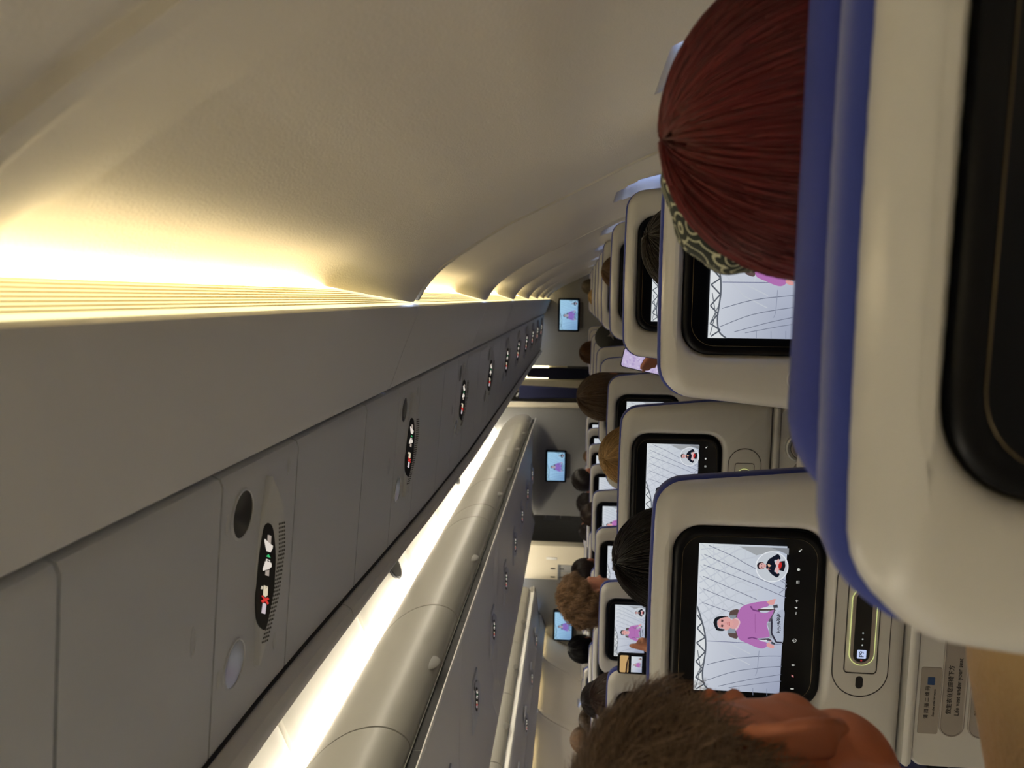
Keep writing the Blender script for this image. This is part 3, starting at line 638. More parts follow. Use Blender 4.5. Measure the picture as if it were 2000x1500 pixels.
    blob([A2(1400, 470), A2(1450, 390), A2(1475, 400), A2(1480, 460), A2(1440, 515)], (238, 190, 190), 24); blob([A2(1400, 590), A2(1430, 530), A2(1475, 560), A2(1460, 640), A2(1440, 660)], (238, 190, 190), 24)
    blob([A2(1050, 520), A2(1080, 470), A2(1140, 455), A2(1180, 470), A2(1210, 520), A2(1180, 580), A2(1110, 590), A2(1070, 570)], (40, 32, 36), 30); blob([A2(1090, 525), A2(1110, 485), A2(1160, 468), A2(1215, 500), A2(1235, 520), A2(1205, 560), A2(1150, 578), A2(1100, 570)], (228, 178, 176), 30)
    if detail: line([A2(1140, 490), A2(1140, 505)], .01, (90, 60, 64)); line([A2(1145, 540), A2(1145, 556)], .01, (90, 60, 64)); line([A2(1195, 515), A2(1195, 535)], .008, (190, 100, 104))
    return mb.mesh('display', 0)
PIC = picture(.238, .132)
def icons():
    mb = MB(); Wt = lin((210, 212, 205)); z0 = -.0845
    def ln(a, b, wth, c=Wt):
        a = np.array(a); b = np.array(b); d = b - a; n = np.array((-d[1], d[0])) / np.linalg.norm(d) * wth / 2
        mb.add([(q[0], -.0002, q[1]) for q in (a + n, b + n, b - n, a - n)], [(0, 1, 2, 3)], c)
    def dsc(x, z, r, c=Wt, n=14): mb.add([(x + r * math.cos(2 * math.pi * k / n), -.0002, z + r * math.sin(2 * math.pi * k / n)) for k in range(n)], [tuple(range(n))], c)
    def ring(x, z, r, wth):
        p = [(x + r * math.cos(2 * math.pi * k / 16), z + r * math.sin(2 * math.pi * k / 16)) for k in range(17)]
        for a, b in zip(p[:-1], p[1:]): ln(a, b, wth)
    X = [.112, .083, .063, .033, .022, .013, -.031, -.071, -.089, -.110]
    dsc(X[0], z0, .0014); ln((X[0], z0), (X[0] + .003, z0 - .003), .0012)          # handset
    dsc(X[1], z0, .0022)                                                          # bubble
    for q in range(3): ln((X[2] - .0025, z0 + .0018 - .0018 * q), (X[2] + .0025, z0 + .0018 - .0018 * q), .0007)
    ln((X[3] - .0022, z0), (X[3] + .0022, z0), .0009); ln((X[3], z0 - .0022), (X[3], z0 + .0022), .0009)
    dsc(X[4], z0, .0014); ln((X[4] + .0005, z0 + .0028), (X[4] + .0005, z0 - .0015), .0010)
    ln((X[5] - .0022, z0), (X[5] + .0022, z0), .0008)
    ring(X[6], z0, .0026, .0007); ln((X[6], z0), (X[6], z0 + .0035), .0008)
    dsc(X[7], z0, .0015); ln((X[7], z0 + .0025), (X[7], z0 - .003), .0013)
    dsc(X[8], z0, .0016, lin((190, 150, 150))); ln((X[8] - .002, z0 - .002), (X[8] + .002, z0 + .002), .0008, lin((210, 70, 70)))
    dsc(X[9], z0, .0013); ln((X[9], z0 + .0025), (X[9], z0 - .0032), .0011)
    return mb.mesh('touch_controls', 0)
ICON = icons()

# ================================================================== the seat
# origin: on the floor under the rear face of the backrest; +y is the way the seat faces
ZT = EYE - .125                  # top of the shell
BZ = EYE - .267                  # centre of the screen surround
def outline(n=160, grow=0.0):
    zb = EYE - .505; pts = []
    hw = lambda z: float(np.interp(z, [zb, EYE - .36, EYE - .16], [.226, .229, .209]))
    z_s = list(np.linspace(zb, ZT - .048, 14)); L = [(-hw(z), z) for z in z_s]
    cxl = -hw(ZT - .048) + .048; arcL = [(cxl - .048 * math.cos(a), ZT - .048 + .048 * math.sin(a)) for a in np.linspace(.1, math.pi / 2, 10)]
    top = [(x, ZT + .002 * (1 - (x / .16) ** 2)) for x in np.linspace(cxl + .01, -cxl - .01, 16)]
    arcR = [(-x, z) for x, z in arcL[::-1]]; R = [(-x, z) for x, z in L[::-1]]; bot = [(x, zb) for x in np.linspace(.21, -.21, 20)]
    p = L + arcL + top + arcR + R + bot
    P = np.array(p); c = np.array((0, BZ)); a = np.unwrap(np.arctan2(P[:, 1] - c[1], P[:, 0] - c[0]));
    if a[-1] < a[0]: P = P[::-1]; a = a[::-1]
    r = np.linalg.norm(P - c, axis=1); a0 = a[0]; A = np.concatenate((a - 2 * math.pi, a, a + 2 * math.pi)); Rr = np.concatenate((r, r, r)); o = np.argsort(A)
    t = np.linspace(-math.pi, math.pi, n, endpoint=False); rr = np.interp(t, A[o], Rr[o])
    Q = np.stack((c[0] + rr * np.cos(t), c[1] + rr * np.sin(t)), 1)
    return offset(Q, grow) if grow else Q
def offset(Q, d):
    T = np.roll(Q, -1, 0) - np.roll(Q, 1, 0); N = np.stack((T[:, 1], -T[:, 0]), 1); N /= np.linalg.norm(N, axis=1)[:, None]
    for _ in range(2): N = (np.roll(N, 1, 0) + 2 * N + np.roll(N, -1, 0)); N /= np.linalg.norm(N, axis=1)[:, None]
    return Q + N * d
def bez_out(n=160, grow=0.0):
    o = np.array(rrect(.290 + 2 * grow, .231 + 2 * grow, .042 + grow, 12, 0, BZ)); c = np.array((0, BZ))
    a = np.arctan2(o[:, 1] - c[1], o[:, 0] - c[0]); r = np.linalg.norm(o - c, axis=1); A = np.concatenate((a - 2 * math.pi, a, a + 2 * math.pi)); Rr = np.concatenate((r, r, r)); q = np.argsort(A)
    # denser polygon so that the straight edges stay straight
    d = []; 
    for i in range(len(o)):
        for f in np.linspace(0, 1, 12, endpoint=False): d.append(o[i] * (1 - f) + o[(i + 1) % len(o)] * f)
    d = np.array(d); a = np.arctan2(d[:, 1] - c[1], d[:, 0] - c[0]); r = np.linalg.norm(d - c, axis=1); A = np.concatenate((a - 2 * math.pi, a, a + 2 * math.pi)); Rr = np.concatenate((r, r, r)); q = np.argsort(A)
    t = np.linspace(-math.pi, math.pi, n, endpoint=False); rr = np.interp(t, A[q], Rr[q]); return np.stack((c[0] + rr * np.cos(t), c[1] + rr * np.sin(t)), 1)
def r3(Q, y): return [(x, y, z) for x, z in Q]
def pill(wd, h, cx, cz, n=10): return rrect(wd, h, min(wd, h) / 2 - 1e-4, n, cx, cz)
def pillring(mb, o, y, r=.0012): mb.tube([(x, y, z) for x, z in o + [o[0]]], r, 6)
def build_seat(label):
    t = thing('aircraft_seat', label, 'seat', group='aircraft seats')
    O = outline(); sh = MB()
    sh.loft([r3(bez_out(), .013), r3(bez_out(grow=.003), .008), r3(bez_out(grow=.008), .002), r3(bez_out(grow=.014), .0), r3(offset(O, -.020), 0), r3(offset(O, -.010), .0025), r3(offset(O, -.003), .008), r3(O, .016), r3(O, .034)], False, True)
    shell = ob('backrest_shell', sh, 'shell', t, 60)
    cu = MB(); cu.loft([r3(offset(O, -.004), .034), r3(offset(O, .0025), .037), r3(offset(O, .0035), .050), r3(offset(O, .002), .062), r3(offset(O, -.010), .074)], True, True); ob('backrest_cushion', cu, 'blue', t, 70)
    hd = MB(); ho = np.array(rrect(.345, .30, .055, 10, 0, ZT - .166)); hd.loft([r3(ho * 1.0, .068), r3(offset(ho, .006), .078), r3(offset(ho, .006), .098), r3(ho, .110), r3(offset(ho, -.02), .118)]); ob('headrest', hd, 'bluelea', t, 70)
    # screen surround
    be = MB(); be.loft([r3(bez_out(grow=-.0005), .014), r3(bez_out(grow=-.0015), .0075), r3(bez_out(grow=-.004), .0055), r3(bez_out(grow=-.012), .0055), r3(bez_out(grow=-.0135), .0062)], True, True); bz = ob('screen_surround', be, 'bezel', t, 40)
    di = ob('display', PIC, 'screen', bz); di.location = (0, .0056, EYE - .256)
    ic = ob('touch_controls', ICON, 'screen', bz); ic.location = (0, .0058, EYE - .256)
    ln = MB(); o = rrect(.262, .203, .034, 8, 0, BZ); pillring(ln, o, .0058, .0004); ob('edge_highlight', ln, M.setdefault('edgehighlight', mat('painted bezel highlight', (92, 80, 56), .3, metal=.6)), bz)  # thin bronze ring paints the highlight along the bevelled edge
    # handset
    hp = MB(); plateXZ(hp, pill(.226, .082, 0, EYE - .438), -.0012, .006, .0012); h_ = ob('handset_cradle', hp, 'shell', t)
    g = MB(); pillring(g, pill(.226, .082, 0, EYE - .438), -.0004, .0011); pillring(g, rrect(.150, .048, .006, 4, 0, EYE - .438), -.0014, .0009); ob('cradle_seam', g, 'groove', h_)
    hs = MB(); plateXZ(hs, pill(.122, .036, 0, EYE - .438), -.0050, .001, .002); hs_ = ob('handset', hs, 'sticker', t)
    k = MB(); plateXZ(k, pill(.112, .024, 0, EYE - .437), -.0062, -.004, .0012); ob('key_strip', k, 'black', hs_)
    gl = MB(); pillring(gl, pill(.122, .037, 0, EYE - .438), -.0034, .0008); ob('rim_light', gl, 'glow', hs_)
    ki = MB()
    for q in range(3): ki.ell((-.008 + .0095 * (1 - q) - .010, -.0064, EYE - .437), (.0013, .0004, .0013), 8, 5, lin((185, 190, 185)))
    ki.add([(x, -.0065, z) for x, z in rrect(.014, .0135, .0015, 3, -.042, EYE - .437)], [tuple(range(16))], lin((205, 218, 255)))
    ki.ell((-.052, -.0064, EYE - .437), (.0016, .0004, .0016), 8, 5, lin((150, 40, 40))); ob('key_lights', ki, 'screen', hs_)
    text_mesh('P9', .010, hs_, 'number', 'print', (-.042, -.0068, EYE - .437))
    ho_ = MB(); plateXZ(ho_, pill(.020, .011, -.090, EYE - .438), -.0022, .004, .0008); ob('cradle_hole', ho_, 'gap', h_)
    # coat hook
    ck = MB(); o = pill(.038, .056, -.178, EYE - .338); ck.loft([r3(np.array(o), -.0004), r3(offset(np.array(o), .0025), -.0018), r3(offset(np.array(o), .0045), .0006)], False, False); ck.loft([r3(np.array(o), -.0004), r3(offset(np.array(o), -.002), .0005)], False, True); c_ = ob('coat_hook', ck, 'shell', t)
    kb = MB(); cir = [(-.178 + .0125 * math.cos(a), EYE - .341 + .0125 * math.sin(a)) for a in [2 * math.pi * q / 26 for q in range(26)]]; plateXZ(kb, cir, -.005, .001, .002); ob('hook_button', kb, 'shell', c_)
    tr = MB(); tri = [(-.185, EYE - .346), (-.171, EYE - .346), (-.178, EYE - .338)]
    tr.tube([(x, -.0054, z) for x, z in tri + [tri[0]]], .0007, 5); tr.tube([(-.178, -.0054, EYE - .338), (-.178, -.0054, EYE - .334), (-.175, -.0054, EYE - .332)], .0007, 5); pillring(tr, [(x * 1, z) for x, z in cir], -.0048, .0006); ob('hanger_symbol', tr, 'groove', c_)
    # folded table
    lp = MB(); lp.box((-.222, -.006, EYE - .522), (.222, .03, EYE - .508), .005); ob('table_lip', lp, 'shell', t)
    tb = MB(); plateXZ(tb, rrect(.448, .285, .02, 5, 0, EYE - .666), .002, .026, .004); tb_ = ob('tray_table', tb, 'shell', t)
    st = MB(); plateXZ(st, rrect(.108, .030, .003, 3, -.115, EYE - .545), .0012, .003, .0006); s_ = ob('sticker', st, 'sticker', tb_)
    sq = MB(); plateXZ(sq, rrect(.0125, .0105, .001, 2, -.083, EYE - .545), .0008, .0015, .0002); ob('symbol', sq, 'printblue', tb_)
    for q, wz in ((-.579, .034), (-.621, .034)):
        o = pill(.250, wz, -.045, EYE + q); pl = MB(); plateXZ(pl, o, .0002, .003, .001); pillring(pl, o, .0008, .0016); ob('embossed_plate', pl, 'sticker', tb_)
    text_mesh('请 扫 描 二 维 码', .0072, tb_, 'lettering', 'print', (-.118, .0009, EYE - .541)); text_mesh('Scan the code for more', .0046, tb_, 'lettering', 'print', (-.118, .0009, EYE - .551))
    text_mesh('救生衣在您座椅下方', .0088, tb_, 'lettering', 'print', (-.095, -.0002, EYE - .573)); text_mesh('Life vest under your seat', .0092, tb_, 'lettering', 'print', (-.090, -.0002, EYE - .585))
    text_mesh('就座时请系好安全带', .0088, tb_, 'lettering', 'print', (-.095, -.0002, EYE - .615)); text_mesh('Fasten seat belt while seated', .0086, tb_, 'lettering', 'print', (-.086, -.0002, EYE - .627))
    # round table latch
    la = MB(); cx, cz = .120, EYE - .575
    o = np.array([(cx + .038 * math.cos(a) if a < math.pi else cx + .038 * math.cos(a), cz + .038 * math.sin(a) - (.03 if math.sin(a) < -.3 and math.cos(a) > .2 else 0)) for a in [2 * math.pi * q / 40 for q in range(40)]])
    o = np.array([(cx + .038 * math.cos(a), cz + .038 * math.sin(a)) for a in [2 * math.pi * q / 40 for q in range(40)]])
    la.loft([r3(o, .003), r3(o, -.008), r3(offset(o, -.003), -.011), r3(offset(o, -.009), -.010), r3(offset(o, -.0095), -.004)], False, True); l_ = ob('table_latch', la, 'chrome', t)
    la = MB(); plateXZ(la, [tuple(p) for p in offset(o, -.012)], -.013, -.004, .002); ob('latch_button', la, 'sticker', l_)
    la = MB(); la.tube([(cx + .010 * math.cos(a), -.0132, cz + .002 + .010 * math.sin(a)) for a in np.linspace(.3, 2.4, 8)], .0009, 5); la.tube([(cx, -.0134, cz - .008), (cx, -.0134, cz + .004), (cx + .005, -.0134, cz + .007)], .001, 5); ob('latch_symbol', la, 'chrome', l_)
    # lower back, pan, cushion, arms, legs
    lb = MB(); plateXZ(lb, rrect(.456, .40, .02, 4, 0, EYE - .90 + .10), .030, .072, .006); ob('lower_back', lb, 'blue', t)
    pk = MB(); plateXZ(pk, rrect(.42, .16, .02, 4, 0, EYE - .90), .006, .030, .004); ob('literature_pocket', pk, 'shell', t)
    sc = MB(); sc.box((-.228, .07, .315), (.228, .56, .425), .03); ob('seat_cushion', sc, 'blue', t)
    pn = MB(); pn.box((-.228, .05, .27), (.228, .55, .315), .01); ob('seat_pan', pn, 'darkcloth', t)
    for sx in (-1, 1):
        ar = MB(); ar.box((sx * .244 - .013, .08, .605), (sx * .244 + .013, .47, .645), .010); ob('armrest', ar, 'black', t)
        lg = MB(); lg.tube([(sx * .17, .10, .0), (sx * .17, .16, .27)], .016, 8); lg.tube([(sx * .17, .46, .0), (sx * .17, .40, .27)], .014, 8); lg.box((sx * .17 - .02, .06, 0), (sx * .17 + .02, .50, .02), .004); ob('leg', lg, 'metal', t)
    return t
rowname = ['directly ahead', 'second ahead', 'third ahead', 'fourth ahead', 'fifth ahead', 'sixth ahead', 'seventh ahead', 'eighth ahead', 'ninth ahead', 'tenth ahead']
ROWS = [.305, 1.115, 1.90, 2.68, 3.46, 4.24, 5.02, 5.80, 6.58, 7.36]
XW, XA = .062, -.492
seat = build_seat('x'); used = False
def put(loc, label, rz=0, group='aircraft seats'):
    global used
    if not used: seat.location = loc; seat.rotation_euler = (0, 0, rz); seat['label'] = label; used = True; return seat
    return dup(seat, loc, label, group, rz)
for i, y in enumerate(ROWS):
    h = [0, -.006, 0, 0, .004, 0, -.003, 0, 0, 0][i]
    what = {0: 'blue aircraft seat filling the foreground behind red hair', 1: 'grey shelled seat with lit screen half hidden by red hair'}.get(i, 'grey shelled aircraft seat, %s in the column along the right window wall' % rowname[i])
    s = put((XW, y, h), what)
    lab2 = {0: 'blue aircraft seat of the man in beige, left of the foreground seat', 1: 'grey shelled seat with large lit screen and handset in front of the man in beige'}.get(i, 'grey shelled aircraft seat, %s in the column beside the right aisle' % rowname[i])
    put((XA, y, h), lab2)
C_ROWS = [1.59, 2.37, 3.15, 3.93, 4.71, 5.49, 6.27, 7.05, 7.83]
for c, x in enumerate((-1.465, -1.985, -2.505)):
    for i, y in enumerate(C_ROWS):
        if (c == 1 and i < 1) or (c == 2 and i < 2): continue
        cn = ['nearest the right aisle', 'in the middle', 'furthest from the right aisle'][c]
        put((x, y, -.008), 'grey shelled centre block seat %s, %s row from the rear' % (cn, ordn[i]), group='centre block seats')
for c, x in enumerate((-3.50, -4.02)):
    for i, y in enumerate((4.71, 5.49, 6.27, 7.05, 7.83)):
        put((x, y, -.008), 'grey shelled left block seat %s the left window wall, %s row from the rear' % ('away from' if c == 0 else 'along', ordn[i]), group='left block seats')

for ch in seat.children:          # the nearest seat has its headrest pulled up
    n_ = ch.name.split('.')[0]
    if n_ == 'headrest': ch.location.z = .021
    if n_ == 'backrest_cushion': ch.location.z = .003
# ================================================================== wall screens
def wall_screen(label, x, z):
    t = thing('wall_screen', label, 'screen', (x, YB, EYE + z))
    b = MB(); b.box((-.195, -.055, -.125), (.195, -.005, .125), .012); bb = ob('housing', b, 'bezel', t)
    b = MB(); b.box((-.15, -.02, -.165), (.15, 0, -.10), .01); ob('bracket', b, 'recess', t)
    d = ob('display', WPIC, 'wallscreen', bb); d.location = (0, -.0556, 0)
    return t
WPIC = picture(.345, .205, True)
wall_screen('bright bluish wall screen on the right bulkhead, nearest the right window wall', -.198, .086)
wall_screen('bright bluish wall screen on the centre bulkhead', -2.000, .205)
wall_screen('bright bluish wall screen on the left bulkhead beyond the left seats', -3.99, .083)

# ================================================================== people
def fuse(mb, name, voxel, it=6):
    """grow one continuous skin over overlapping volumes"""
    me = bpy.data.meshes.new(name + '_raw'); me.from_pydata(mb.v, [], mb.f); me.update(); fix(me, 0)
    o = bpy.data.objects.new(name + '_raw', me); COL.objects.link(o)
    r = o.modifiers.new('r', 'REMESH'); r.mode = 'VOXEL'; r.voxel_size = voxel
    s = o.modifiers.new('s', 'SMOOTH'); s.factor = .5; s.iterations = it
    bpy.context.view_layer.update()
    out = bpy.data.meshes.new_from_object(o.evaluated_get(bpy.context.evaluated_depsgraph_get())); out.name = name
    bpy.data.objects.remove(o); bpy.data.meshes.remove(me)
    out.polygons.foreach_set('use_smooth', [True] * len(out.polygons)); return out
def hand(mb, wrist, dirv, up, curl=.5, s=1.0):
    """palm with four bent fingers of different lengths and a thumb leaving the side of the palm"""
    w_ = np.array(wrist, float); d = unit(dirv); u = unit(np.array(up) - d * np.dot(up, d)); sd = np.cross(d, u)
    for k in range(4): mb.cap(w_ + sd * (-.026 + .0175 * k) * s * .8, w_ + d * .085 * s + sd * (-.028 + .0185 * k) * s, .013 * s, .0105 * s, 10)
    for k, L in enumerate((.062, .074, .080, .070)):
        a = w_ + d * .085 * s + sd * (-.028 + .0185 * k) * s; q = 0; p = a
        for seg, r in ((.46, .0088), (.30, .008), (.24, .0068)):
            q += curl * .9; dd = d * math.cos(q) + u * math.sin(q); n = p + dd * L * seg * s; mb.cap(p, n, r * s, r * .94 * s, 10); p = n
    a = w_ + d * .022 * s + sd * .030 * s; b = a + (d * .55 + sd * .75 + u * .25) * .040 * s; c = b + (d * .9 + sd * .15 + u * .35) * .030 * s
    mb.cap(a, b, .013 * s, .0105 * s, 10); mb.cap(b, c, .0102 * s, .008 * s, 10)
def ear(mb, sx, c, s=1.0, tilt=.18):
    c = np.array(c, float)
    def P(y, z, x=0): # y forward, z up in ear plane, leaning back
        return c + np.array((sx * (.008 + x - 1.0 * y), y * math.cos(tilt) - z * math.sin(tilt) * 1.0, z * math.cos(tilt) + y * math.sin(tilt))) * s
    hel = [P(.012, -.004), P(.014, .010), P(.010, .024), P(.0, .031), P(-.012, .028), P(-.019, .016), P(-.018, .0, .002), P(-.012, -.014, .002), P(-.004, -.024)]
    mb.tube(hel, [.0042, .0044, .0044, .0046, .0046, .0046, .0044, .0044, .005], 10)
    an = [P(.004, .020), P(-.006, .012), P(-.008, .0), P(-.002, -.010)]; mb.tube(an, .0038, 8)
    mb.ell(P(.001, -.026), (.006, .0085, .010)); mb.ell(P(.012, -.004, -.002), (.006, .005, .006))
    mb.loft([[P(.016 * math.cos(q) - .003, .028 * math.sin(q) + .003, xx) for q in [2 * math.pi * k / 16 for k in range(16)]] for xx in (-.022, -.002)])
def head_prims(mb, c=(0, 0, 0), s=1.0, ears=1.0):
    c = np.array(c, float)
    def E(p, r): mb.ell(c + np.array(p) * s, tuple(np.array(r) * s), 24, 16)
    E((0, -.012, .018), (.074, .092, .088)); E((0, .030, -.020), (.061, .058, .080)); E((0, .038, -.072), (.052, .046, .042)); E((0, .070, -.098), (.020, .018, .014))
    E((0, .088, -.010), (.010, .012, .030)); E((0, .098, -.030), (.013, .016, .012)); E((0, .078, .022), (.044, .015, .012))
    for sx in (-1, 1):
        E((sx * .031, .078, .002), (.012, .010, .009)); E((sx * .036, .058, -.035), (.019, .019, .022)); E((sx * .013, .092, -.036), (.008, .009, .007))
    E((0, .086, -.062), (.022, .010, .005)); E((0, .084, -.071), (.020, .010, .006))
    if ears:
        for sx in (-1, 1): ear(mb, sx, c + np.array((sx * .072, -.008, -.012 - .012 * (ears - 1))) * s, s * ears)
    mb.cap(c + np.array((0, -.020, -.06)) * s, c + np.array((0, -.045, -.20)) * s, .053 * s, .058 * s, 18)
def torso_prims(mb, g=0.0, lean=0.0, arms=((.13, .27, -.60), (.13, .27, -.60)), sh=(0, 0), upto=False):
    mb.cap((-.150, -.045, -.265 + sh[0]), (.150, -.045, -.265 + sh[1]), .062 + g, .062 + g, 18)
    mb.cap((-.09, -.045, -.225), (.09, -.045, -.225), .045 + g, .045 + g, 14)
    mb.ell((0, -.035, -.37), (.165 + g, .105 + g, .15 + g)); mb.ell((0, -.01, -.52), (.15 + g, .108 + g, .13 + g))
    mb.ell((0, .01, -.60), (.165 + g, .12 + g, .085 + g))
    for i, sx in enumerate((-1, 1)):
        w_ = np.array(arms[i], float) * (sx, 1, 1); a = np.array((sx * .185, -.045, -.285 + sh[i])); 
        e = (a + w_) / 2 + np.array((sx * .06, -.06, -.10)); mb.cap(a, e, .050 + g, .040 + g); k = 1.0 if not upto else .85
        mb.cap(e, e + (w_ - e) * k, .038 + g, .028 + g)
def leg_prims(mb, g=0.0):
    for sx in (-1, 1):
        mb.cap((sx * .085, .0, -.62), (sx * .10, .40, -.60), .078 + g, .058 + g); mb.cap((sx * .10, .40, -.60), (sx * .10, .43, -.97), .056 + g, .040 + g)
def shoe_prims(mb):
    for sx in (-1, 1): mb.cap((sx * .10, .41, -1.00), (sx * .11, .56, -1.02), .040, .034)
def body_mesh(name, arms=((.13, .27, -.60), (.13, .27, -.60)), sh=(0, 0), voxel=.008, hands=((0, 1, -.1), (0, 1, -.1)), ups=((0, 0, -1), (0, 0, -1)), curl=(.5, .5)):
    mb = MB(); head_prims(mb); torso_prims(mb, 0, 0, arms, sh); leg_prims(mb)
    for i, sx in enumerate((-1, 1)):
        w_ = np.array(arms[i], float) * (sx, 1, 1); h = np.array(hands[i], float) * (sx, 1, 1); hand(mb, w_, h, np.array(ups[i], float) * (1, 1, 1), curl[i])
    b = fuse(mb, name, voxel, 4)
    mb = MB(); torso_prims(mb, .010, 0, arms, sh, True); s_ = fuse(mb, name + '_shirt', .012, 5)
    mb = MB(); leg_prims(mb, .010); t_ = fuse(mb, name + '_trousers', .014, 4)
    return b, s_, t_
# ---- hair: a shaped shell plus strands that follow it, drawn from the crown
def hair(name, mt_rgb, rad=(.084, .104, .099), cen=(0, -.012, .026), crown=(0, -.30, .95), ang=(78, 104, 122), drop=0.0, n=900, r=.0009, fuzz=.004, curl=0.0, seg=8, seed=1, flare=0.0, short=False, shell_jit=.0, lift=0.0, part=None):
    """ang: how far the hair reaches from the crown at the forehead, the sides and the nape, in degrees; drop: straight fall below that"""
    g = np.random.default_rng(seed); d = unit(crown); f = np.array((0, 1., 0)); f = unit(f - d * f.dot(d)); sd = np.cross(f, d); cen = np.array(cen); rad = np.array(rad)
    def reach(phi):
        c = math.cos(phi)
        return math.radians(ang[1] + (ang[0] - ang[1]) * c if c > 0 else ang[1] + (ang[2] - ang[1]) * (-c))
    def point(phi, t, extra=0.0):
        am = reach(phi); L = am + drop * 6; a = t * L
        if a <= am: dirv = d * math.cos(a) + (f * math.cos(phi) + sd * math.sin(phi)) * math.sin(a)
        else: dirv = d * math.cos(am) + (f * math.cos(phi) + sd * math.sin(phi)) * math.sin(am)
        rr = 1 / math.sqrt(((dirv / rad) ** 2).sum()); p = cen + dirv * (rr + extra)
        if a > am:
            x = (a - am) / 6; out = (f * math.cos(phi) + sd * math.sin(phi)); p = p + np.array((0, 0, -x)) + out * flare * x * (1 - .5 * x / max(drop, 1e-4))
        return p
    col = np.array(lin(mt_rgb)); mb = MB(); NP, NT = 64, 22; rings = []
    for j in range(NT):
        t = (j + .02) / (NT - 1) * .98; ring = []
        for i in range(NP):
            phi = 2 * math.pi * i / NP; wob = shell_jit * (math.sin(phi * 9 + j * .7) + math.sin(phi * 17 - j * .9 + 1) * .6 + math.sin(j * 1.9 + phi * 3))
            ring.append(point(phi, min(t, 1), wob - .002))
        rings.append(ring)
    inner_ = [cen + (np.array(p) - cen) * (1 - .12) for p in rings[-1]]
    mb.loft(rings + [inner_], True, True)
    nb = len(mb.v); gl = [(1.0 - .25 * g.random()) for _ in range(nb)]
    mb.c = [(v, v, v) for v in gl]
    for k in range(n):
        phi = g.random() * 2 * math.pi; t0 = g.random() ** .8 * (.86 if short else .55); ln = (.10 + .16 * g.random()) if short else (.45 + .55 * g.random())
        pts = []; ex0 = g.random() * fuzz; dphi = g.normal() * .07; tone = .62 + .75 * g.random(); hx = g.random(3) * 6.28; tilt = g.normal() * .5
        for q in range(seg):
            u = q / (seg - 1); t = min(t0 + ln * u, 1.0 + .02 * g.random()); ph = phi + dphi * u * (3 if short else 1)
            ex = ex0 + (fuzz * .9 * u * u * abs(tilt) + lift * u if short else 0) + shell_jit * (math.sin(ph * 9 + t * 21 * .7) + math.sin(ph * 17 - t * 21 * .9 + 1) * .6)
            p = point(ph, t, ex)
            if curl: p = p + curl * np.array((math.sin(hx[0] + u * 9), math.sin(hx[1] + u * 8), math.sin(hx[2] + u * 10)))
            pts.append(p)
        o0 = len(mb.v); rr = [r * (1 - .75 * q / (seg - 1)) for q in range(seg)]
        try: mb.tube(pts, rr, 3, (tone, tone, tone))
        except Exception: pass
    mt = HM.get(mt_rgb)
    if mt is None:
        mt = HM[mt_rgb] = mat('hair %d %d %d' % mt_rgb, mt_rgb, .42, attr=True, spec=.35)
    me = mb.mesh(name, 180); me.materials.append(mt); return me
HM = {}
BODY = body_mesh('body')
def person(label, top, hair_me, cloth='darkcloth', skin='skin', yaw=0.0, tilt=(0, 0), body=None, name='person', hat=None, trouser='darkcloth', sc=1.0):
    """top: where the crown of the head is, relative to the eye"""
    t = thing(name, label, 'person'); t.location = (top[0], top[1], EYE + top[2] - .118 * sc); t.rotation_euler = (tilt[0], tilt[1], yaw); t.scale = (sc, sc, sc)
    b, s, l = body or BODY
    ob('body', b if not b.users else b, skin, t); 
    if b.users > 1: pass
    so = ob('shirt', s, cloth, t); lo = ob('trousers', l, trouser, t)
    for o, k in ((t.children[0], skin), (so, cloth), (lo, trouser)):
        o.material_slots[0].link = 'OBJECT'; o.material_slots[0].material = M[k]
    if hair_me: ob('hair', hair_me, 'print', t)
    return t
# hair shapes shared by several passengers
H_dark = hair('hair', (40, 30, 26), n=700, drop=.05, seed=3)
H_dark2 = hair('hair', (46, 36, 30), n=600, drop=.02, seed=4)
H_brown = hair('hair', (104, 78, 54), n=800, drop=.04, seed=5)
H_blonde = hair('hair', (186, 150, 96), rad=(.086, .104, .100), n=1600, drop=.10, seed=6, fuzz=.003, crown=(0, -.55, .83))
H_grey = hair('hair', (126, 112, 88), n=400, drop=.02, seed=8)
H_short = hair('hair', (38, 30, 26), rad=(.080, .099, .094), ang=(72, 96, 112), n=500, short=True, seed=9)
H_curl = hair('hair', (150, 118, 86), rad=(.100, .118, .114), cen=(0, -.015, .036), ang=(74, 100, 124), n=2600, r=.0011, fuzz=.020, curl=.010, seg=10, shell_jit=.011, seed=10)

person('black haired passenger beyond the large left screen, only the back of the head showing', (-.472, 1.335, -.086), hair('hair', (30, 24, 22), rad=(.090, .104, .100), n=1500, drop=.10, seed=12, fuzz=.004), 'darkcloth')
person('blonde passenger with smooth straight hair one row beyond the black haired one', (-.452, 2.13, -.083), H_blonde, 'greycloth', sc=1.02)
person('brown haired passenger with tall loose hair in the column beside the right aisle', (-.390, 2.95, -.025), hair('hair', (104, 84, 64), rad=(.094, .108, .106), n=1200, drop=.06, seed=14), 'greencloth')
person('dark haired passenger low in the window seat right beyond the red hair', (.080, 1.36, -.122), hair('hair', (58, 52, 44), n=1000, drop=.06, seed=15), 'darkcloth', tilt=(0, .25))
person('brown haired passenger in the window seat two rows beyond, under a pale window', (.100, 2.98, -.103), H_brown, 'white', tilt=(0, .12), sc=.82)
person('grey haired passenger far ahead by the right window wall', (.108, 7.05, -.052), H_grey, 'greycloth', sc=.84)
person('fair haired child far ahead just below the grey haired passenger', (.012, 6.22, -.104), hair('hair', (196, 164, 104), n=400, drop=.04, seed=16), 'cream')
person('auburn passenger far ahead in the aisle column under the right wall screen', (-.445, 6.10, -.040), hair('hair', (104, 70, 40), rad=(.092, .105, .100), n=700, drop=.05, seed=17), 'greycloth')
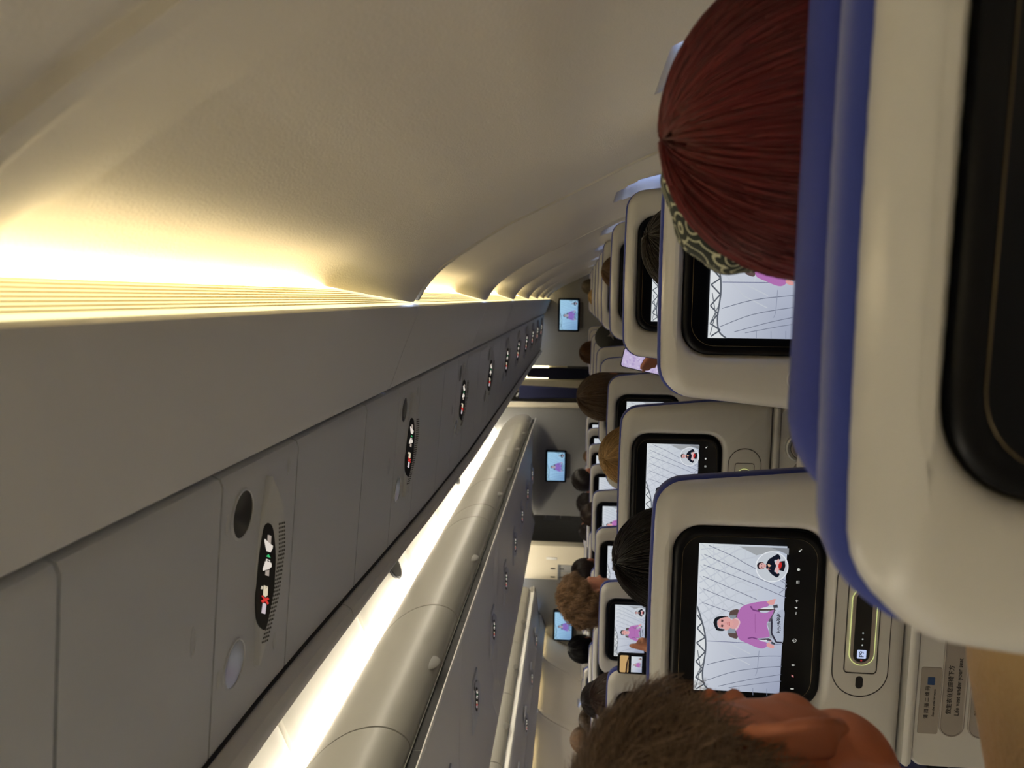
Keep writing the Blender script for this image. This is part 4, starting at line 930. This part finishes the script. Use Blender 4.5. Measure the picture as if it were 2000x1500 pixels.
cp = person('passenger in a dark cap with a pale star leaning between the two right columns', (-.225, 4.62, -.118), None, 'darkcloth', tilt=(.1, -.35))
mb = MB(); cpr = []
for j in range(12):
    a = (j + .3) / 11.3 * math.pi / 2; cpr.append([(.084 * math.sin(a) * math.cos(q), -.012 + .105 * math.sin(a) * math.sin(q), .022 + .100 * math.cos(a)) for q in [2 * math.pi * k / 36 for k in range(36)]])
cpr.append([(x * 1.0, y, z - .05) for x, y, z in cpr[-1]]); cpr.append([(x * .95, -.012 + (y + .012) * .95, z) for x, y, z in cpr[-1]])
mb.loft(cpr); ca = ob('cap', mb, 'greycloth' if False else M.setdefault('capcloth', mat('dark olive cap', (52, 52, 46), .9, bump=.2)), cp)
mb = MB(); st = [(.034 * (1 if k % 2 == 0 else .36) * math.cos(math.pi / 2 + k * math.pi / 4), .026 * (1 if k % 2 == 0 else .36) * math.sin(math.pi / 2 + k * math.pi / 4)) for k in range(8)]
mb.loft([[(x + .012, -.119 + .0, z + .028) for x, z in st], [(x + .012, -.108, z + .028) for x, z in st]]); ob('star_patch', mb, 'sticker', ca)
# centre block
person('curly brown haired passenger in the centre block turning to the right', (-1.452, 3.50, .006), H_curl, 'greencloth', yaw=-.75)
person('short dark haired passenger in the centre block with a visible ear', (-1.462, 5.90, .008), H_short, 'darkcloth', sc=1.12, yaw=-.2)
person('brown short haired passenger in the centre block two rows beyond the curly hair', (-1.50, 5.05, -.064), hair('hair', (66, 50, 40), n=600, drop=.02, seed=19), 'navycloth')
person('dark curly haired passenger in the middle of the centre block', (-1.86, 6.60, -.058), hair('hair', (48, 38, 32), rad=(.092, .104, .100), n=700, fuzz=.012, curl=.006, shell_jit=.004, seed=20), 'navycloth')
person('passenger with light brown tied hair far along the right side of the centre block', (-1.60, 7.42, -.092), hair('hair', (118, 92, 66), rad=(.070, .085, .085), n=300, seed=21), 'greycloth', sc=.9)
person('dark haired passenger behind the curly head in the centre block', (-1.965, 5.20, -.010), H_dark2, 'darkcloth')
person('black haired passenger in the middle seat far left of the curly head', (-2.49, 5.05, .004), hair('hair', (24, 20, 20), rad=(.094, .106, .102), n=500, drop=.03, seed=22), 'darkcloth')
person('black haired passenger low beyond the filming phone in the middle of the centre block', (-1.956, 3.45, -.068), H_dark, 'darkcloth')
person('smooth brown haired passenger low beyond the filming phone nearest the aisle', (-1.525, 2.72, -.090), hair('hair', (64, 46, 38), n=800, drop=.04, seed=23), 'navycloth')
person('passenger with rounded brown bun at the far left edge of the picture', (-3.09, 4.90, -.025), H_brown, 'greencloth')
person('brown haired passenger beside the rounded bun at the far left', (-2.58, 4.30, -.073), hair('hair', (92, 72, 50), n=500, seed=24), 'darkcloth')

# ---- the passenger with red hair
RW = (.122, .560, -.062)
rb = body_mesh('body_leaning', voxel=.007)
rw = person('person with long straight red hair and a dark paisley bandana in the window seat ahead', RW, None, 'greycloth', tilt=(-.02, .10), body=rb)
RED = hair('hair', (98, 29, 30), rad=(.104, .110, .108), cen=(0, -.010, .010), crown=(-.20, -.10, .97), ang=(70, 96, 112), drop=.17, n=7000, r=.00055, fuzz=.006, seg=16, seed=30, flare=.06)
ob('hair', RED, 'print', rw)
arch = catmull([(-.086, .012), (-.095, .042), (-.092, .066), (-.070, .087), (-.035, .101), (0, .098), (.05, .082), (.078, .05), (.08, .0)], 48); rg = []
for k in range(48):
    tg = unit(arch[min(k + 1, 47)] - arch[max(k - 1, 0)]); nr = np.array((-tg[1], tg[0])); wv = 1 + .12 * math.sin(k * .9)
    rg.append([(arch[k][0] + nr[0] * .012 * math.sin(q) * wv, .040 + .036 * math.cos(q) * wv + .004 * math.sin(k * .5), arch[k][1] + nr[1] * .012 * math.sin(q) * wv) for q in [2 * math.pi * w_ / 20 for w_ in range(20)]])
mb = MB(); mb.loft(rg); bo = ob('bandana', mb, 'paisley', rw)
mb = MB(); mb.ell((-.030, .02, .112), (.0022, .0022, .0022), 14, 8); ob('pearl_pin', mb, M.setdefault('pearl', mat('pearl', (226, 214, 180), .15, metal=.2)), rw)

# ---- the man in beige
mb = MB(); head_prims(mb, ears=1.22); HY = -.17; mb.v = [(x * math.cos(HY) - y * math.sin(HY), x * math.sin(HY) + y * math.cos(HY), z) for x, y, z in mb.v]; torso_prims(mb, 0, 0, sh=(0, .072)); leg_prims(mb)
for sx in (-1, 1): hand(mb, (sx * .13, .27, -.60), (sx * -.2, 1, -.1), (0, 0, -1), .5)
mbody = fuse(mb, 'body_man', .0036, 2)
mb = MB(); torso_prims(mb, .014, 0, sh=(0, .072), upto=True); mb.cap((-.075, -.05, -.19), (.075, -.05, -.19), .042, .042); mshirt = fuse(mb, 'knit_shirt', .008, 5)
man = person('man with short greying brown hair and beige knit top seen from behind, ear showing', (-.368, .505, -.018), None, 'knit', 'skintan', yaw=.0, body=(mbody, mshirt, BODY[2]))
mh = ob('hair', hair('hair', (150, 126, 104), rad=(.082, .103, .100), cen=(0, -.016, .026), crown=(0, -.45, .90), ang=(90, 95, 112), n=8000, r=.0006, fuzz=.008, seg=7, short=True, lift=.006, shell_jit=.0012, seed=31), 'print', man)
mh.rotation_euler = (0, 0, HY)

# ---- two passengers filming or reading on phones
def phone(label, loc, rx, ry, rz, w_, h_, face, cols):
    t = thing('phone', label, 'phone', (loc[0], loc[1], EYE + loc[2])); t.rotation_euler = (rx, ry, rz)
    b = MB(); plateXZ(b, rrect(w_, h_, .010, 6), 0, .008, .0015); bb = ob('case', b, 'black', t)
    s = MB(); o = rrect(w_ - .006, h_ - .006, .008, 6)
    if face: s.add([(x, -.0004, z) for x, z in o], [tuple(range(len(o)))], lin(cols))
    so = ob('display', s, 'screen', bb, 0)
    return t, so
t, so = phone('phone held upright filming the safety film in the centre block', (-1.180, 2.30, -.224), 0, 0, 0, .070, .134, True, (14, 14, 16))
s = MB(); s.add([(x, -.0008, z) for x, z in rrect(.058, .028, .004, 3, 0, .046)], [tuple(range(16))], lin((206, 168, 112))); s.add([(x, -.0012, z) for x, z in ((-.029, .036), (.006, .034), (.029, .030), (.029, .032), (.0, .040), (-.029, .042))], [tuple(range(6))], lin((70, 52, 40)))
ob('viewfinder', s, 'screen', so.parent, 0)
pc = ob('film_picture', picture(.054, .034, False), 'screen', so.parent); pc.location = (0, -.0012, .006)
ab = body_mesh('body_arm_out', arms=((.13, .27, -.60), (.335, .36, -.185)), hands=((0, 1, -.1), (-.08, 1, .12)), ups=((0, 0, -1), (-1, 0, .2)), curl=(.5, .45), voxel=.007)
person('passenger at the left holding up a phone, hand behind its screen', (-1.44, 1.88, .030), H_dark2, 'darkcloth', body=ab)
t, so = phone('phone with a pale lilac page held between two grey seats', (-.192, 2.30, -.208), -.12, .20, 0, .064, .130, True, (206, 190, 226))
s = MB(); random.seed(11)
for k in range(70):
    x = random.uniform(-.026, .026); z = random.uniform(-.056, .056); q = random.uniform(.002, .005); s.add([(x + q * math.cos(a), -.0007, z + q * math.sin(a)) for a in (0, 1.2, 2.5, 3.9, 5.1)], [(0, 1, 2, 3, 4)], lin((188, 168, 214) if k % 2 else (218, 206, 236)))
ob('page_print', s, 'screen', so.parent, 0)
lb_ = body_mesh('body_reading', arms=((.09, .11, -.035), (.13, .27, -.60)), hands=((.57, .60, .55), (0, 1, -.1)), ups=((-1, .2, .2), (0, 0, -1)), curl=(.15, .5), voxel=.007)
person('low passenger in the window column with a fingertip on the lilac phone', (-.02, 2.05, -.140), H_dark2, 'darkcloth', body=lb_)

hb = body_mesh('body_hand_up', arms=((.13, .27, -.60), (-.02, .20, -.06)), hands=((0, 1, -.1), (.1, .3, 1)), ups=((0, 0, -1), (0, -1, 0)), curl=(.5, .3))
person('passenger in dark clothes raising a hand in front of the left aisle', (-2.24, 6.95, -.072), H_dark2, 'navycloth', body=hb)

t = thing('pouch', 'pale rounded pouch tucked below the round table latch, second aisle column screen', 'pouch', (-.405, 1.875, EYE - .600))
mb = MB(); mb.ell((0, 0, 0), (.058, .016, .040), 28, 14); ob('bag', mb, 'white', t)
mb = MB(); mb.tube([(-.05, -.006, .012), (0, -.018, .018), (.05, -.006, .012)], .002, 6); ob('seam', mb, 'sticker', t)
